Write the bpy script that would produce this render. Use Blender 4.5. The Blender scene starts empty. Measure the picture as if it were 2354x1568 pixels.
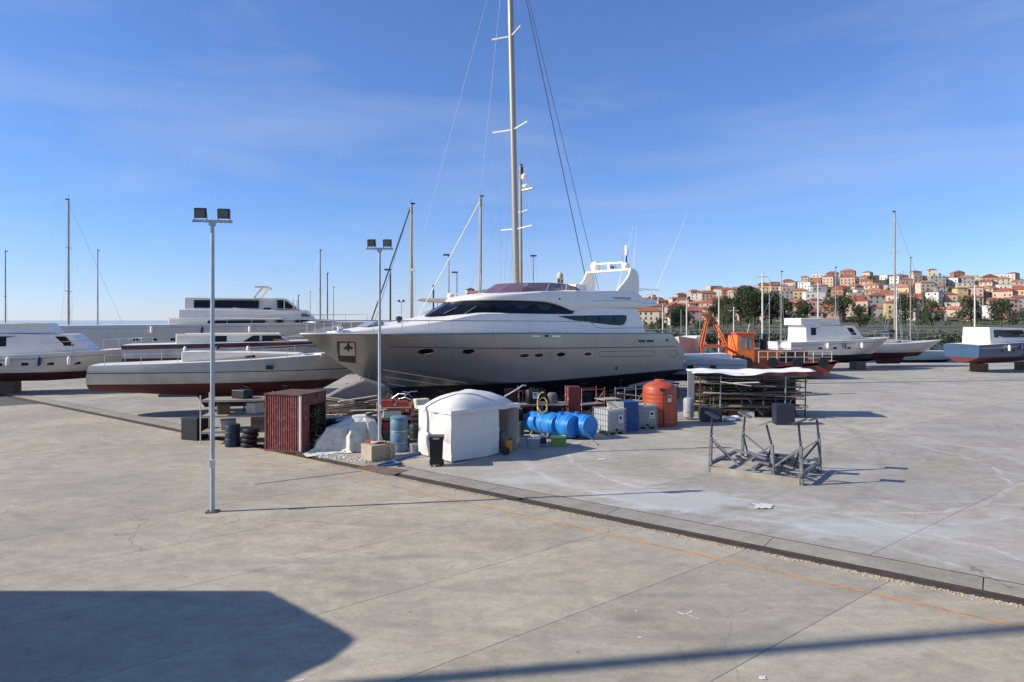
import bpy, math, random
import numpy as np
from mathutils import Vector, Matrix
random.seed(7)
S = bpy.context.scene
C = S.collection
R = math.radians
# ---------------------------------------------------------------- camera, sky, sun
F, CX, HY, CH = 1500.0, 1176.5, 736.0, 5.1          # focal length and centre in photo units, horizon row, eye height
cam = bpy.data.objects.new('camera', bpy.data.cameras.new('camera')); C.objects.link(cam)
cam.location = (0, 0, CH); cam.rotation_euler = (R(90), 0, 0)
cam.data.sensor_width = 36; cam.data.lens = 36 * F / 2353.0
cam.data.shift_y = -(784 - HY) / 2353.0
cam.data.clip_start = 0.1; cam.data.clip_end = 30000
S.camera = cam
SUN_EL, SUN_AZ = R(31), R(9)                        # shadows run to the right and slightly away
sdir = Vector((-math.cos(SUN_EL) * math.cos(SUN_AZ), -math.cos(SUN_EL) * math.sin(SUN_AZ), math.sin(SUN_EL)))
sun = bpy.data.objects.new('sun', bpy.data.lights.new('sun', 'SUN')); C.objects.link(sun)
sun.data.energy = 4.7; sun.data.angle = R(0.53); sun.data.color = (1.0, 0.96, 0.885)
sun.rotation_euler = sdir.to_track_quat('Z', 'Y').to_euler()
W = bpy.data.worlds.new('World'); S.world = W; W.use_nodes = True
nt = W.node_tree; bg = nt.nodes['Background']
sky = nt.nodes.new('ShaderNodeTexSky'); sky.sky_type = 'NISHITA'; sky.sun_disc = False
sky.sun_elevation = SUN_EL; sky.sun_rotation = math.atan2(sdir.x, sdir.y)
sky.air_density = 1.0; sky.dust_density = 0.0; sky.ozone_density = 10.0; sky.altitude = 0
tc = nt.nodes.new('ShaderNodeTexCoord'); mp = nt.nodes.new('ShaderNodeMapping')
mp.inputs['Scale'].default_value = (1.1, 2.0, 7.0); mp.inputs['Rotation'].default_value = (0.0, R(7), R(20))
nz = nt.nodes.new('ShaderNodeTexNoise'); nz.inputs['Scale'].default_value = 1.3; nz.inputs['Detail'].default_value = 5; nz.inputs['Roughness'].default_value = 0.55
nz.inputs['Distortion'].default_value = 0.35
rp = nt.nodes.new('ShaderNodeValToRGB'); rp.color_ramp.elements[0].position = 0.44; rp.color_ramp.elements[1].position = 0.80
rp.color_ramp.elements[1].color = (0.42, 0.42, 0.42, 1)
mx = nt.nodes.new('ShaderNodeMix'); mx.data_type = 'RGBA'; mx.inputs[7].default_value = (3.6, 4.2, 5.3, 1)   # thin cirrus
nt.links.new(tc.outputs['Generated'], mp.inputs[0]); nt.links.new(mp.outputs[0], nz.inputs[0]); nt.links.new(nz.outputs[0], rp.inputs[0])
gm = nt.nodes.new('ShaderNodeGamma'); gm.inputs[1].default_value = 0.86; nt.links.new(sky.outputs[0], gm.inputs[0])
tn = nt.nodes.new('ShaderNodeMix'); tn.data_type = 'RGBA'; tn.blend_type = 'MULTIPLY'; tn.inputs[0].default_value = 1.0
tn.inputs[7].default_value = (1.22, 1.17, 1.36, 1); nt.links.new(gm.outputs[0], tn.inputs[6])
nt.links.new(rp.outputs[0], mx.inputs[0]); nt.links.new(tn.outputs[2], mx.inputs[6]); nt.links.new(mx.outputs[2], bg.inputs[0])
bg.inputs[1].default_value = 0.114
S.view_settings.view_transform = 'Standard'; S.view_settings.look = 'None'
S.view_settings.exposure = 0.45; S.view_settings.gamma = 1.0
S.render.resolution_x = 1024; S.render.resolution_y = 682

# ---------------------------------------------------------------- helpers
def at(x, y, d): return Vector(((x - CX) * d / F, d, CH - (y - HY) * d / F))
def G(x, y):
    d = F * CH / (y - HY); return Vector(((x - CX) * d / F, d, 0))
def hermite(tab):
    xs = [a for a, b in tab]; ys = [b for a, b in tab]; n = len(xs)
    m = []
    for i in range(n):
        if i == 0: m.append((ys[1] - ys[0]) / (xs[1] - xs[0]))
        elif i == n - 1: m.append((ys[-1] - ys[-2]) / (xs[-1] - xs[-2]))
        else:
            a = (ys[i] - ys[i-1]) / (xs[i] - xs[i-1]); b = (ys[i+1] - ys[i]) / (xs[i+1] - xs[i])
            m.append(0 if a * b <= 0 else 2 * a * b / (a + b))
    def f(x):
        if x <= xs[0]: return ys[0]
        if x >= xs[-1]: return ys[-1]
        for i in range(n - 1):
            if x <= xs[i+1]:
                h = xs[i+1] - xs[i]; t = (x - xs[i]) / h
                return (2*t**3-3*t*t+1)*ys[i] + (t**3-2*t*t+t)*h*m[i] + (-2*t**3+3*t*t)*ys[i+1] + (t**3-t*t)*h*m[i+1]
    return f
class M:
    def __init__(s): s.v = []; s.f = []
    def add(s, vs, fs):
        o = len(s.v); s.v += [tuple(v) for v in vs]; s.f += [tuple(i + o for i in f) for f in fs]; return s
    def box(s, c, d, rz=0.0, rot=None):
        m = rot if rot is not None else Matrix.Rotation(rz, 3, 'Z'); c = Vector(c)
        vs = [c + m @ Vector((x*d[0]/2, y*d[1]/2, z*d[2]/2)) for x in (-1,1) for y in (-1,1) for z in (-1,1)]
        return s.add(vs, [(0,1,3,2),(4,6,7,5),(0,4,5,1),(2,3,7,6),(0,2,6,4),(1,5,7,3)])
    def bar(s, a, b, w, h, up=(0,0,1)):
        a = Vector(a); b = Vector(b); d = b - a; L = d.length
        x = d.normalized(); upv = Vector(up)
        if abs(x.dot(upv)) > 0.98: upv = Vector((0,1,0))
        y = upv.cross(x).normalized(); z = x.cross(y)
        m = Matrix((x, y, z)).transposed()
        return s.box((a + b) / 2, (L, w, h), rot=m)
    def tube(s, a, b, r0, r1=None, n=8):
        return s.path([a, b], r0, n, r1)
    def path(s, pts, r, n=6, r1=None, closed=False):
        pts = [Vector(p) for p in pts]; k = len(pts); vs = []; fs = []
        for i, p in enumerate(pts):
            if closed: d = pts[(i+1) % k] - pts[i-1]
            else: d = pts[min(i+1, k-1)] - pts[max(i-1, 0)]
            if d.length < 1e-9: d = Vector((0,0,1))
            d.normalize(); u = Vector((0,0,1)) if abs(d.z) < 0.95 else Vector((0,1,0))
            x = u.cross(d).normalized(); y = d.cross(x)
            rr = r if r1 is None else r + (r1 - r) * i / max(1, k - 1)
            vs += [p + (x*math.cos(2*math.pi*j/n) + y*math.sin(2*math.pi*j/n)) * rr for j in range(n)]
        for i in range(k if closed else k - 1):
            for j in range(n):
                a = i*n + j; b = i*n + (j+1) % n; c = ((i+1) % k)*n + (j+1) % n; d2 = ((i+1) % k)*n + j
                fs.append((a, b, c, d2))
        if not closed: fs += [tuple(range(n))[::-1], tuple((k-1)*n + j for j in range(n))]
        return s.add(vs, fs)
    def lathe(s, prof, n=20, c=(0,0,0), mat=None):
        c = Vector(c); vs = []; fs = []; k = len(prof)
        for r, z in prof:
            for j in range(n):
                p = Vector((r*math.cos(2*math.pi*j/n), r*math.sin(2*math.pi*j/n), z))
                if mat is not None: p = mat @ p
                vs.append(c + p)
        for i in range(k - 1):
            for j in range(n): fs.append((i*n+j, i*n+(j+1)%n, (i+1)*n+(j+1)%n, (i+1)*n+j))
        fs += [tuple(range(n))[::-1], tuple((k-1)*n+j for j in range(n))]
        return s.add(vs, fs)
    def prism(s, poly, ext):
        n = len(poly); e = Vector(ext); a = [Vector(p) for p in poly]; b = [p + e for p in a]
        return s.add(a + b, [tuple(range(n))[::-1], tuple(range(n, 2*n))] + [(i, (i+1) % n, n+(i+1) % n, n+i) for i in range(n)])
    def grid(s, rows, cu=False, cv=False):
        n = len(rows); k = len(rows[0]); vs = [p for r in rows for p in r]; fs = []
        for i in range(n if cu else n - 1):
            for j in range(k if cv else k - 1):
                fs.append((i*k+j, i*k+(j+1) % k, ((i+1) % n)*k+(j+1) % k, ((i+1) % n)*k+j))
        return s.add(vs, fs)
    def mesh(s, name, mt, smooth=None):
        me = bpy.data.meshes.new(name); me.from_pydata(s.v, [], s.f); me.validate()
        import bmesh
        bm = bmesh.new(); bm.from_mesh(me); bmesh.ops.recalc_face_normals(bm, faces=bm.faces); bm.to_mesh(me); bm.free()
        if mt is not None: me.materials.append(mt)
        if smooth is not None:
            me.shade_smooth(); me.set_sharp_from_angle(angle=R(smooth))
        return me
    def obj(s, name, mt, parent=None, smooth=None, bevel=0):
        o = bpy.data.objects.new(name, s.mesh(name, mt, smooth)); C.objects.link(o)
        if parent is not None: o.parent = parent
        if bevel:
            b = o.modifiers.new('bevel', 'BEVEL'); b.width = bevel; b.segments = 2; b.limit_method = 'ANGLE'; b.angle_limit = R(40)
        return o
def tag(o, label, cat, group=None):
    o['label'] = label; o['category'] = cat
    if group: o['group'] = group
    return o
def thing(name, label, cat, loc=(0,0,0), rz=0.0, group=None):
    o = bpy.data.objects.new(name, None); C.objects.link(o); o.empty_display_size = 0.3
    o.location = loc; o.rotation_euler = (0, 0, rz); return tag(o, label, cat, group)
def struct(o): o['kind'] = 'structure'; return o
def share(src, loc, rz=0, parent=None, scale=None):
    c = src.copy(); C.objects.link(c); c.location = loc; c.rotation_euler = (0, 0, rz); c.parent = parent
    if scale: c.scale = scale
    return c
def copy_tree(o, loc, rz, label, parent=None):
    c = o.copy(); C.objects.link(c)
    if parent is None:
        c.location = loc; c.rotation_euler = (0, 0, rz); c['label'] = label
    else: c.parent = parent
    for ch in list(o.children): copy_tree(ch, None, None, None, c)
    return c
MATS = {}
def mat(name, col, rough=0.6, metal=0.0, var=0.12, scale=2.0, bump=0.0, bscale=25.0, dirt=None, dirt_amt=0.4, dscale=1.2, stretch=(1,1,1), coat=0.0, alpha=None, spec=None, pos=False):
    if name in MATS: return MATS[name]
    m = bpy.data.materials.new(name); m.use_nodes = True; t = m.node_tree; b = t.nodes['Principled BSDF']; MATS[name] = m
    N = t.nodes.new; K = t.links.new
    src = N('ShaderNodeNewGeometry').outputs['Position'] if pos else N('ShaderNodeTexCoord').outputs['Object']
    mp = N('ShaderNodeMapping'); mp.inputs['Scale'].default_value = stretch; K(src, mp.inputs[0])
    n1 = N('ShaderNodeTexNoise'); n1.inputs['Scale'].default_value = scale; n1.inputs['Detail'].default_value = 6; n1.inputs['Roughness'].default_value = 0.6; K(mp.outputs[0], n1.inputs[0])
    r1 = N('ShaderNodeValToRGB'); r1.color_ramp.elements[0].position = 0.3; r1.color_ramp.elements[1].position = 0.7
    r1.color_ramp.elements[0].color = tuple(min(1, c*(1-var)) for c in col) + (1,); r1.color_ramp.elements[1].color = tuple(min(1, c*(1+var)) for c in col) + (1,)
    K(n1.outputs[0], r1.inputs[0]); out = r1.outputs[0]
    if dirt is not None:
        n2 = N('ShaderNodeTexNoise'); n2.inputs['Scale'].default_value = dscale; n2.inputs['Detail'].default_value = 8; n2.inputs['Roughness'].default_value = 0.68; K(mp.outputs[0], n2.inputs[0])
        r2 = N('ShaderNodeValToRGB'); r2.color_ramp.elements[0].position = 0.5; r2.color_ramp.elements[1].position = 0.66
        r2.color_ramp.elements[1].color = (dirt_amt,)*3 + (1,); K(n2.outputs[0], r2.inputs[0])
        x = N('ShaderNodeMix'); x.data_type = 'RGBA'; K(r2.outputs[0], x.inputs[0]); K(out, x.inputs[6]); x.inputs[7].default_value = tuple(dirt) + (1,); out = x.outputs[2]
    K(out, b.inputs['Base Color'])
    b.inputs['Roughness'].default_value = rough; b.inputs['Metallic'].default_value = metal
    if coat: b.inputs['Coat Weight'].default_value = coat; b.inputs['Coat Roughness'].default_value = 0.05
    if alpha is not None: b.inputs['Alpha'].default_value = alpha
    if spec is not None: b.inputs['Specular IOR Level'].default_value = spec
    if bump:
        n3 = N('ShaderNodeTexNoise'); n3.inputs['Scale'].default_value = bscale; n3.inputs['Detail'].default_value = 5; K(mp.outputs[0], n3.inputs[0])
        bp = N('ShaderNodeBump'); bp.inputs['Strength'].default_value = bump; bp.inputs['Distance'].default_value = 0.02; K(n3.outputs[0], bp.inputs['Height']); K(bp.outputs[0], b.inputs['Normal'])
    return m
white = mat('white_gelcoat', (0.88, 0.80, 0.675), 0.28, var=0.03, dirt=(0.6, 0.56, 0.49), dirt_amt=0.25, dscale=0.9)
offwhite = mat('old_white_paint', (0.66, 0.605, 0.515), 0.45, var=0.06, dirt=(0.3, 0.26, 0.2), dirt_amt=0.35, stretch=(1, 1, 0.35), dscale=1.5)
glass = mat('tinted_glass', (0.006, 0.0065, 0.008), 0.08, var=0.1, spec=0.25)
steel = mat('stainless_steel', (0.55, 0.55, 0.55), 0.25, 1.0, var=0.05)
alu = mat('mast_aluminium', (0.36, 0.31, 0.235), 0.4, 0.35, var=0.06)
tanmast = mat('tan_mast_paint', (0.36, 0.27, 0.15), 0.45, var=0.1)
dark = mat('dark_metal', (0.03, 0.032, 0.036), 0.5, 0.3, var=0.2)
black = mat('black_plastic', (0.007, 0.007, 0.008), 0.5, var=0.2)
rope = mat('dark_stay', (0.05, 0.06, 0.08), 0.6, var=0.1)
wire = mat('bright_wire', (0.42, 0.45, 0.5), 0.4, 0.4, var=0.05)
galv = mat('galvanised_steel', (0.42, 0.43, 0.43), 0.42, 0.6, var=0.15, scale=6)
rust = mat('rusty_steel', (0.10, 0.05, 0.03), 0.85, var=0.35, scale=5, bump=0.3, bscale=40)
wood = mat('weathered_wood', (0.30, 0.25, 0.18), 0.85, var=0.25, scale=3, stretch=(1, 6, 6), bump=0.2)
teak = mat('brown_plank', (0.16, 0.10, 0.06), 0.7, var=0.3, scale=3)
# ---------------------------------------------------------------- ground
def concrete(name, a, b, dust):
    m = bpy.data.materials.new(name); m.use_nodes = True; t = m.node_tree; bs = t.nodes['Principled BSDF']
    N = t.nodes.new; K = t.links.new
    pos = N('ShaderNodeNewGeometry').outputs['Position']
    def noise(scale, detail, rough, stretch=(1,1,1), rz=0, dist=0):
        mp = N('ShaderNodeMapping'); mp.inputs['Scale'].default_value = stretch; mp.inputs['Rotation'].default_value = (0, 0, rz); K(pos, mp.inputs[0])
        n = N('ShaderNodeTexNoise'); n.inputs['Scale'].default_value = scale; n.inputs['Detail'].default_value = detail; n.inputs['Roughness'].default_value = rough; n.inputs['Distortion'].default_value = dist; K(mp.outputs[0], n.inputs[0]); return n.outputs[0]
    def ramp(v, p0, p1, c0, c1):
        r = N('ShaderNodeValToRGB'); r.color_ramp.elements[0].position = p0; r.color_ramp.elements[1].position = p1
        r.color_ramp.elements[0].color = tuple(c0) + (1,); r.color_ramp.elements[1].color = tuple(c1) + (1,); K(v, r.inputs[0]); return r.outputs[0]
    def mix(f, x, y, mode='MIX'):
        q = N('ShaderNodeMix'); q.data_type = 'RGBA'; q.blend_type = mode
        for s, v in ((0, f), (6, x), (7, y)):
            if isinstance(v, (int, float)): q.inputs[s].default_value = v
            elif isinstance(v, tuple): q.inputs[s].default_value = v + (1,)
            else: K(v, q.inputs[s])
        return q.outputs[2]
    c = ramp(noise(0.28, 8, 0.62), 0.38, 0.62, a, b)
    c = mix(0.75, c, ramp(noise(1.7, 8, 0.7, (1, 1.6, 1), 0.5, 0.6), 0.38, 0.62, (0.80, 0.79, 0.77), (1.10, 1.10, 1.10)), 'MULTIPLY')
    c = mix(0.6, c, ramp(noise(24, 4, 0.7), 0.36, 0.66, (0.80, 0.80, 0.79), (1.1, 1.1, 1.1)), 'MULTIPLY')
    c = mix(0.5, c, ramp(noise(0.75, 7, 0.68, (1, 1.4, 1), 0.9, 1.0), 0.40, 0.60, (0.80, 0.79, 0.78), (1.09, 1.09, 1.08)), 'MULTIPLY')
    c = mix(0.7, c, ramp(noise(7, 5, 0.7, (1, 1.5, 1), 0.1, 0.5), 0.38, 0.62, (0.86, 0.855, 0.85), (1.07, 1.07, 1.07)), 'MULTIPLY')
    # long scuffs and traffic streaks across the slabs, oil stains and spots
    c = mix(ramp(noise(0.9, 6, 0.6, (0.25, 2.2, 1), R(-8), 0.8), 0.52, 0.75, (0, 0, 0), (0.42, 0.42, 0.42)), c, (0.25, 0.22, 0.18))
    c = mix(ramp(noise(0.5, 5, 0.75, (1, 1, 1), 1.1, 1.2), 0.60, 0.74, (0, 0, 0), (0.45, 0.45, 0.45)), c, (0.20, 0.18, 0.15))
    c = mix(ramp(noise(0.12, 4, 0.6, (1, 1, 1), 0.4, 0.5), 0.42, 0.66, (0, 0, 0), (0.5, 0.5, 0.5)), c, (0.26, 0.245, 0.215))
    c = mix(ramp(noise(5.5, 3, 0.5, (1, 1.8, 1), 0.2, 0.4), 0.70, 0.77, (0, 0, 0), (0.55, 0.55, 0.55)), c, (0.15, 0.135, 0.12))
    c = mix(ramp(noise(3.1, 6, 0.75, (0.5, 1.5, 1), -0.3, 1.0), 0.60, 0.72, (0, 0, 0), (0.4, 0.4, 0.4)), c, (0.46, 0.42, 0.36))
    v = N('ShaderNodeTexVoronoi'); v.inputs['Scale'].default_value = 1.1; v.inputs['Randomness'].default_value = 1.0
    mpv = N('ShaderNodeMapping'); mpv.inputs['Scale'].default_value = (1, 1, 1); K(pos, mpv.inputs[0]); K(mpv.outputs[0], v.inputs[0])
    c = mix(ramp(v.outputs[0], 0.02, 0.055, (0.6, 0.6, 0.6), (0, 0, 0)), c, (0.10, 0.095, 0.09))
    if dust:
        d = ramp(noise(0.33, 7, 0.6, (1, 1, 1), 0, 1.5), 0.46, 0.72, (0, 0, 0), (0.55, 0.55, 0.55))
        c = mix(d, c, (0.46, 0.44, 0.41))
        for (px_, py_, a_, b_, st_) in ((4.6, 18.6, 5.2, 2.6, .75), (8.5, 16.0, 4.5, 2.2, .6), (0.5, 20.8, 2.6, 1.0, .5)):
            sx = N('ShaderNodeVectorMath'); sx.operation = 'SUBTRACT'; K(pos, sx.inputs[0]); sx.inputs[1].default_value = (px_, py_, 0)
            mr = N('ShaderNodeMapping'); mr.inputs['Rotation'].default_value = (0, 0, R(25)); mr.inputs['Scale'].default_value = (1/a_, 1/b_, 1); K(sx.outputs[0], mr.inputs[0])
            ln = N('ShaderNodeVectorMath'); ln.operation = 'LENGTH'; K(mr.outputs[0], ln.inputs[0])
            ad = N('ShaderNodeMath'); ad.operation = 'ADD'; K(ln.outputs['Value'], ad.inputs[0]); K(noise(0.9, 7, 0.65, (1, 2.2, 1), -0.5, 0.8), ad.inputs[1])
            c = mix(ramp(ad.outputs[0], 0.85, 1.6, (st_,)*3, (0, 0, 0)), c, (0.47, 0.455, 0.42))
        wob = noise(0.6, 4, 0.6)
        for (cx, cy, rad, wd, st) in ((3.2, 11.0, 8.2, 0.10, 0.7), (2.4, 10.2, 7.6, 0.22, 0.5), (9.5, 24.5, 7.3, 0.16, 0.55), (9.3, 25.2, 9.1, 0.2, 0.45), (3.6, 8.2, 9.4, 0.28, 0.4), (12, 5, 13.3, 0.2, 0.4)):
            vd = N('ShaderNodeVectorMath'); vd.operation = 'DISTANCE'; K(pos, vd.inputs[0]); vd.inputs[1].default_value = (cx, cy, 0)
            m1 = N('ShaderNodeMath'); m1.operation = 'ADD'; K(vd.outputs['Value'], m1.inputs[0]); K(wob, m1.inputs[1])
            m2 = N('ShaderNodeMath'); m2.operation = 'SUBTRACT'; K(m1.outputs[0], m2.inputs[0]); m2.inputs[1].default_value = rad + 0.5
            m3 = N('ShaderNodeMath'); m3.operation = 'ABSOLUTE'; K(m2.outputs[0], m3.inputs[0])
            m4 = N('ShaderNodeMath'); m4.operation = 'DIVIDE'; K(m3.outputs[0], m4.inputs[0]); m4.inputs[1].default_value = wd
            f = ramp(m4.outputs[0], 0.0, 1.0, (st, st, st), (0, 0, 0))
            f = mix(1.0, f, ramp(noise(1.3, 6, 0.7), 0.38, 0.62, (0, 0, 0), (1, 1, 1)), 'MULTIPLY')
            c = mix(f, c, (0.60, 0.58, 0.54))
    if not dust:
        sx = N('ShaderNodeVectorMath'); sx.operation = 'SUBTRACT'; K(pos, sx.inputs[0]); sx.inputs[1].default_value = (2.05, 11.15, 0)
        mr = N('ShaderNodeMapping'); mr.inputs['Rotation'].default_value = (0, 0, R(50)); mr.inputs['Scale'].default_value = (1/1.25, 1/0.42, 1); mr.vector_type = 'POINT'; K(sx.outputs[0], mr.inputs[0])
        ln = N('ShaderNodeVectorMath'); ln.operation = 'LENGTH'; K(mr.outputs[0], ln.inputs[0])
        ad = N('ShaderNodeMath'); ad.operation = 'ADD'; K(ln.outputs['Value'], ad.inputs[0]); K(noise(1.1, 7, 0.7, (1, 1, 1), 0.3, 1.2), ad.inputs[1])
        c = mix(ramp(ad.outputs[0], 0.6, 1.6, (0.7, 0.7, 0.7), (0, 0, 0)), c, (0.19, 0.165, 0.135))
    # hairline cracks and tyre marks
    nv = N('ShaderNodeTexNoise'); nv.inputs['Scale'].default_value = 0.9; nv.inputs['Detail'].default_value = 6; K(pos, nv.inputs[0])
    va = N('ShaderNodeVectorMath'); va.operation = 'MULTIPLY_ADD'; K(nv.outputs['Color'], va.inputs[0]); va.inputs[1].default_value = (0.9, 0.9, 0.9); K(pos, va.inputs[2])
    vc = N('ShaderNodeTexVoronoi'); vc.feature = 'DISTANCE_TO_EDGE'; vc.inputs['Scale'].default_value = 0.22; K(va.outputs[0], vc.inputs[0])
    ck = ramp(vc.outputs['Distance'], 0.0, 0.0035, (0.75, 0.75, 0.75), (0, 0, 0)); ck = mix(1.0, ck, ramp(noise(0.22, 3, 0.5, (1, 1, 1), 2.0), 0.50, 0.58, (0, 0, 0), (1, 1, 1)), 'MULTIPLY')
    c = mix(ck, c, (0.11, 0.10, 0.085))
    for (cx, cy, rad) in ((-6, 34, 22.0), (-6, 34, 20.3), (14, -8, 19.5), (14, -8, 21.2), (3, 40, 29.5), (3, 40, 27.9)):
        vd = N('ShaderNodeVectorMath'); vd.operation = 'DISTANCE'; K(pos, vd.inputs[0]); vd.inputs[1].default_value = (cx, cy, 0)
        m2 = N('ShaderNodeMath'); m2.operation = 'SUBTRACT'; K(vd.outputs['Value'], m2.inputs[0]); m2.inputs[1].default_value = rad
        m3 = N('ShaderNodeMath'); m3.operation = 'ABSOLUTE'; K(m2.outputs[0], m3.inputs[0])
        f = ramp(m3.outputs[0], 0.05, 0.17, (0.34, 0.34, 0.34), (0, 0, 0)); f = mix(1.0, f, ramp(noise(0.8, 6, 0.75, (1, 1, 1), rad), 0.42, 0.60, (0, 0, 0), (1, 1, 1)), 'MULTIPLY')
        c = mix(f, c, (0.17, 0.155, 0.135))
    oi = N('ShaderNodeObjectInfo'); tone = ramp(oi.outputs['Random'], 0.0, 1.0, (0.92, 0.92, 0.93), (1.07, 1.06, 1.04)); c = mix(1.0, c, tone, 'MULTIPLY')
    K(c, bs.inputs['Base Color']); bs.inputs['Roughness'].default_value = 0.82
    bp = N('ShaderNodeBump'); bp.inputs['Strength'].default_value = 0.25; bp.inputs['Distance'].default_value = 0.01
    K(noise(45, 5, 0.7), bp.inputs['Height']); K(bp.outputs[0], bs.inputs['Normal'])
    return m
conc_front = concrete('worn_concrete', (0.39, 0.326, 0.232), (0.455, 0.39, 0.288), False)
conc_rear = concrete('dusty_concrete', (0.35, 0.31, 0.242), (0.42, 0.376, 0.30), True)
asphalt = mat('joint_filler', (0.09, 0.082, 0.072), 0.95, var=0.3, scale=8)
QY = 78.0                                                            # quay edge
# channel line: passes through P0 with direction D; N points away from the camera
P0 = Vector((-4.04, 21.75, 0)); D = Vector((math.cos(R(-36.6)), math.sin(R(-36.6)), 0)); Nn = Vector((-D.y, D.x, 0))
g = M().box((0, (QY - 55)/2, -0.85), (420, QY + 55, 1.6)); g0 = g.obj('ground', asphalt); struct(g0)
def quad(m, pts, z0, z1):
    return m.prism([Vector((p.x, p.y, z0)) for p in pts], (0, 0, z1 - z0))
# front slabs: long strips cut by joints running 37.8 degrees to the picture
J = Vector((math.cos(R(37.8)), math.sin(R(37.8)), 0)); JN = Vector((-J.y, J.x, 0))
def on_channel(q, off):                                             # point where the joint line q (JN distance) meets the channel offset line
    base = P0 + Nn * off
    # base + D*s with dot(JN)=q
    s = (q - base.dot(JN)) / D.dot(JN); return base + D * s
w = 2.72; q0 = 8.28 - 7 * w
slab_tint = []
for i in range(22):
    qa, qb = q0 + i * w + 0.006, q0 + (i + 1) * w - 0.006
    pa, pb = on_channel(qa, -0.25), on_channel(qb, -0.25)
    far = [pa - J * 60, pb - J * 60]
    quad(M(), [pa, pb, far[1], far[0]], -0.048, 0.0).obj('concrete_slab', conc_front, g0)
# rear apron: slabs behind the slot
def clip_rear(a, b):
    pts = [P0 + D*a + Nn*0.97, P0 + D*b + Nn*0.97]
    far = [Vector((p.x + J.x*((QY - p.y)/J.y), QY, 0)) for p in pts]
    return [pts[0], pts[1], far[1], far[0]]
for i in range(-9, 14):
    if P0.y + D.y * (i + 1) * 7.0 > QY - 3: continue
    quad(M(), clip_rear(i*7.0 + 0.006, (i+1)*7.0 - 0.006), -0.048, 0.003).obj('concrete_slab', conc_rear, g0)
# kerb strip between channel and slot, in cast lengths
kerbc = concrete('kerb_concrete', (0.31, 0.272, 0.21), (0.375, 0.335, 0.265), False)
for i in range(-12, 14):
    a, b = i*4.0 + 0.01, (i+1)*4.0 - 0.01
    quad(M(), [P0 + D*a + Nn*0.20, P0 + D*b + Nn*0.20, P0 + D*b + Nn*0.89, P0 + D*a + Nn*0.89], -0.048, 0.008).obj('kerb_length', kerbc, g0)
chan = M(); quad(chan, [P0 - D*50 - Nn*0.245, P0 + D*50 - Nn*0.245, P0 + D*50 + Nn*0.195, P0 - D*50 + Nn*0.195], -0.049, -0.032)
chn = chan.obj('rail_channel', mat('rusty_channel', (0.045, 0.034, 0.027), 0.9, var=0.4, scale=3, bump=0.4, pos=True)); struct(chn)
slot = M(); quad(slot, [P0 - D*50 + Nn*0.892, P0 + D*50 + Nn*0.892, P0 + D*50 + Nn*0.968, P0 - D*50 + Nn*0.968], -0.049, -0.003); struct(slot.obj('drain_slot', mat('slot_dirt', (0.03, 0.027, 0.024), 0.95, var=0.3, pos=True)))
rl = M()
for s in (-0.16, 0.12): rl.bar(P0 - D*50 + Nn*s + Vector((0,0,-0.012)), P0 + D*50 + Nn*s + Vector((0,0,-0.012)), 0.05, 0.036)
rl.obj('rail', mat('dull_rail_steel', (.05, .04, .033), .8, var=.3, pos=True), chn)
def paint(name, col, cover, sc):
    m = bpy.data.materials.new(name); m.use_nodes = True; t = m.node_tree; b = t.nodes['Principled BSDF']
    b.inputs['Base Color'].default_value = col + (1,); b.inputs['Roughness'].default_value = 0.7
    g = t.nodes.new('ShaderNodeNewGeometry'); n = t.nodes.new('ShaderNodeTexNoise'); n.inputs['Scale'].default_value = sc; n.inputs['Detail'].default_value = 9; n.inputs['Roughness'].default_value = 0.75
    r = t.nodes.new('ShaderNodeValToRGB'); r.color_ramp.elements[0].position = cover; r.color_ramp.elements[1].position = cover + 0.1
    t.links.new(g.outputs['Position'], n.inputs[0]); t.links.new(n.outputs[0], r.inputs[0]); t.links.new(r.outputs[0], b.inputs['Alpha']); return m
orange_p = paint('worn_orange_paint', (0.55, 0.27, 0.09), 0.39, 1.6)
yellow_p = paint('worn_yellow_paint', (0.62, 0.38, 0.08), 0.36, 2.2)
chalk_p = paint('chalk_white', (0.62, 0.60, 0.55), 0.40, 5)
def strip(name, a, b, wd, m, z=0.004, seg=40):
    a = Vector(a); b = Vector(b); d = (b - a).normalized(); n = Vector((-d.y, d.x, 0)); rows = []
    for i in range(seg + 1):
        p = a + (b - a) * i / seg; j = 0.012 * math.sin(i*1.7)
        rows.append([(p.x - n.x*(wd/2) + n.x*j, p.y - n.y*(wd/2) + n.y*j, z), (p.x + n.x*(wd/2) + n.x*j, p.y + n.y*(wd/2) + n.y*j, z)])
    o = M().grid(rows).obj(name, m); struct(o); return o
strip('orange_line', G(560, 1058), G(770, 1088), 0.07, orange_p)
strip('orange_line', G(770, 1088), G(1764, 1310), 0.085, orange_p)
strip('orange_line', G(1764, 1310), G(1764, 1310) + (G(1764, 1310) - G(1300, 1206)).normalized()*9, 0.085, orange_p)
strip('yellow_line', P0 - D*14 - Nn*0.33, P0 - D*0.6 - Nn*0.33, 0.09, yellow_p)
strip('chalk_mark', G(1541, 1402), G(1604, 1422), 0.035, chalk_p, seg=6)
strip('chalk_mark', G(1575, 1414), G(1590, 1404), 0.035, chalk_p, seg=4)
strip('chalk_mark', G(676, 1567), G(700, 1561), 0.03, chalk_p, seg=4)
strip('drain_slot', G(585, 1113.5), G(832, 1083), 0.075, asphalt, z=0.0045)
sp = M(); c0 = G(876, 1080)
sp.box((c0.x, c0.y, 0.012), (1.75, 0.75, 0.016), R(-30))
tag(sp.obj('steel_plate', mat('rust_brown_plate', (0.17, 0.095, 0.07), 0.8, var=0.3, scale=2.5, bump=0.3)), 'rust brown steel plate lying flat on the corner of the rail channel', 'steel plate')
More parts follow.
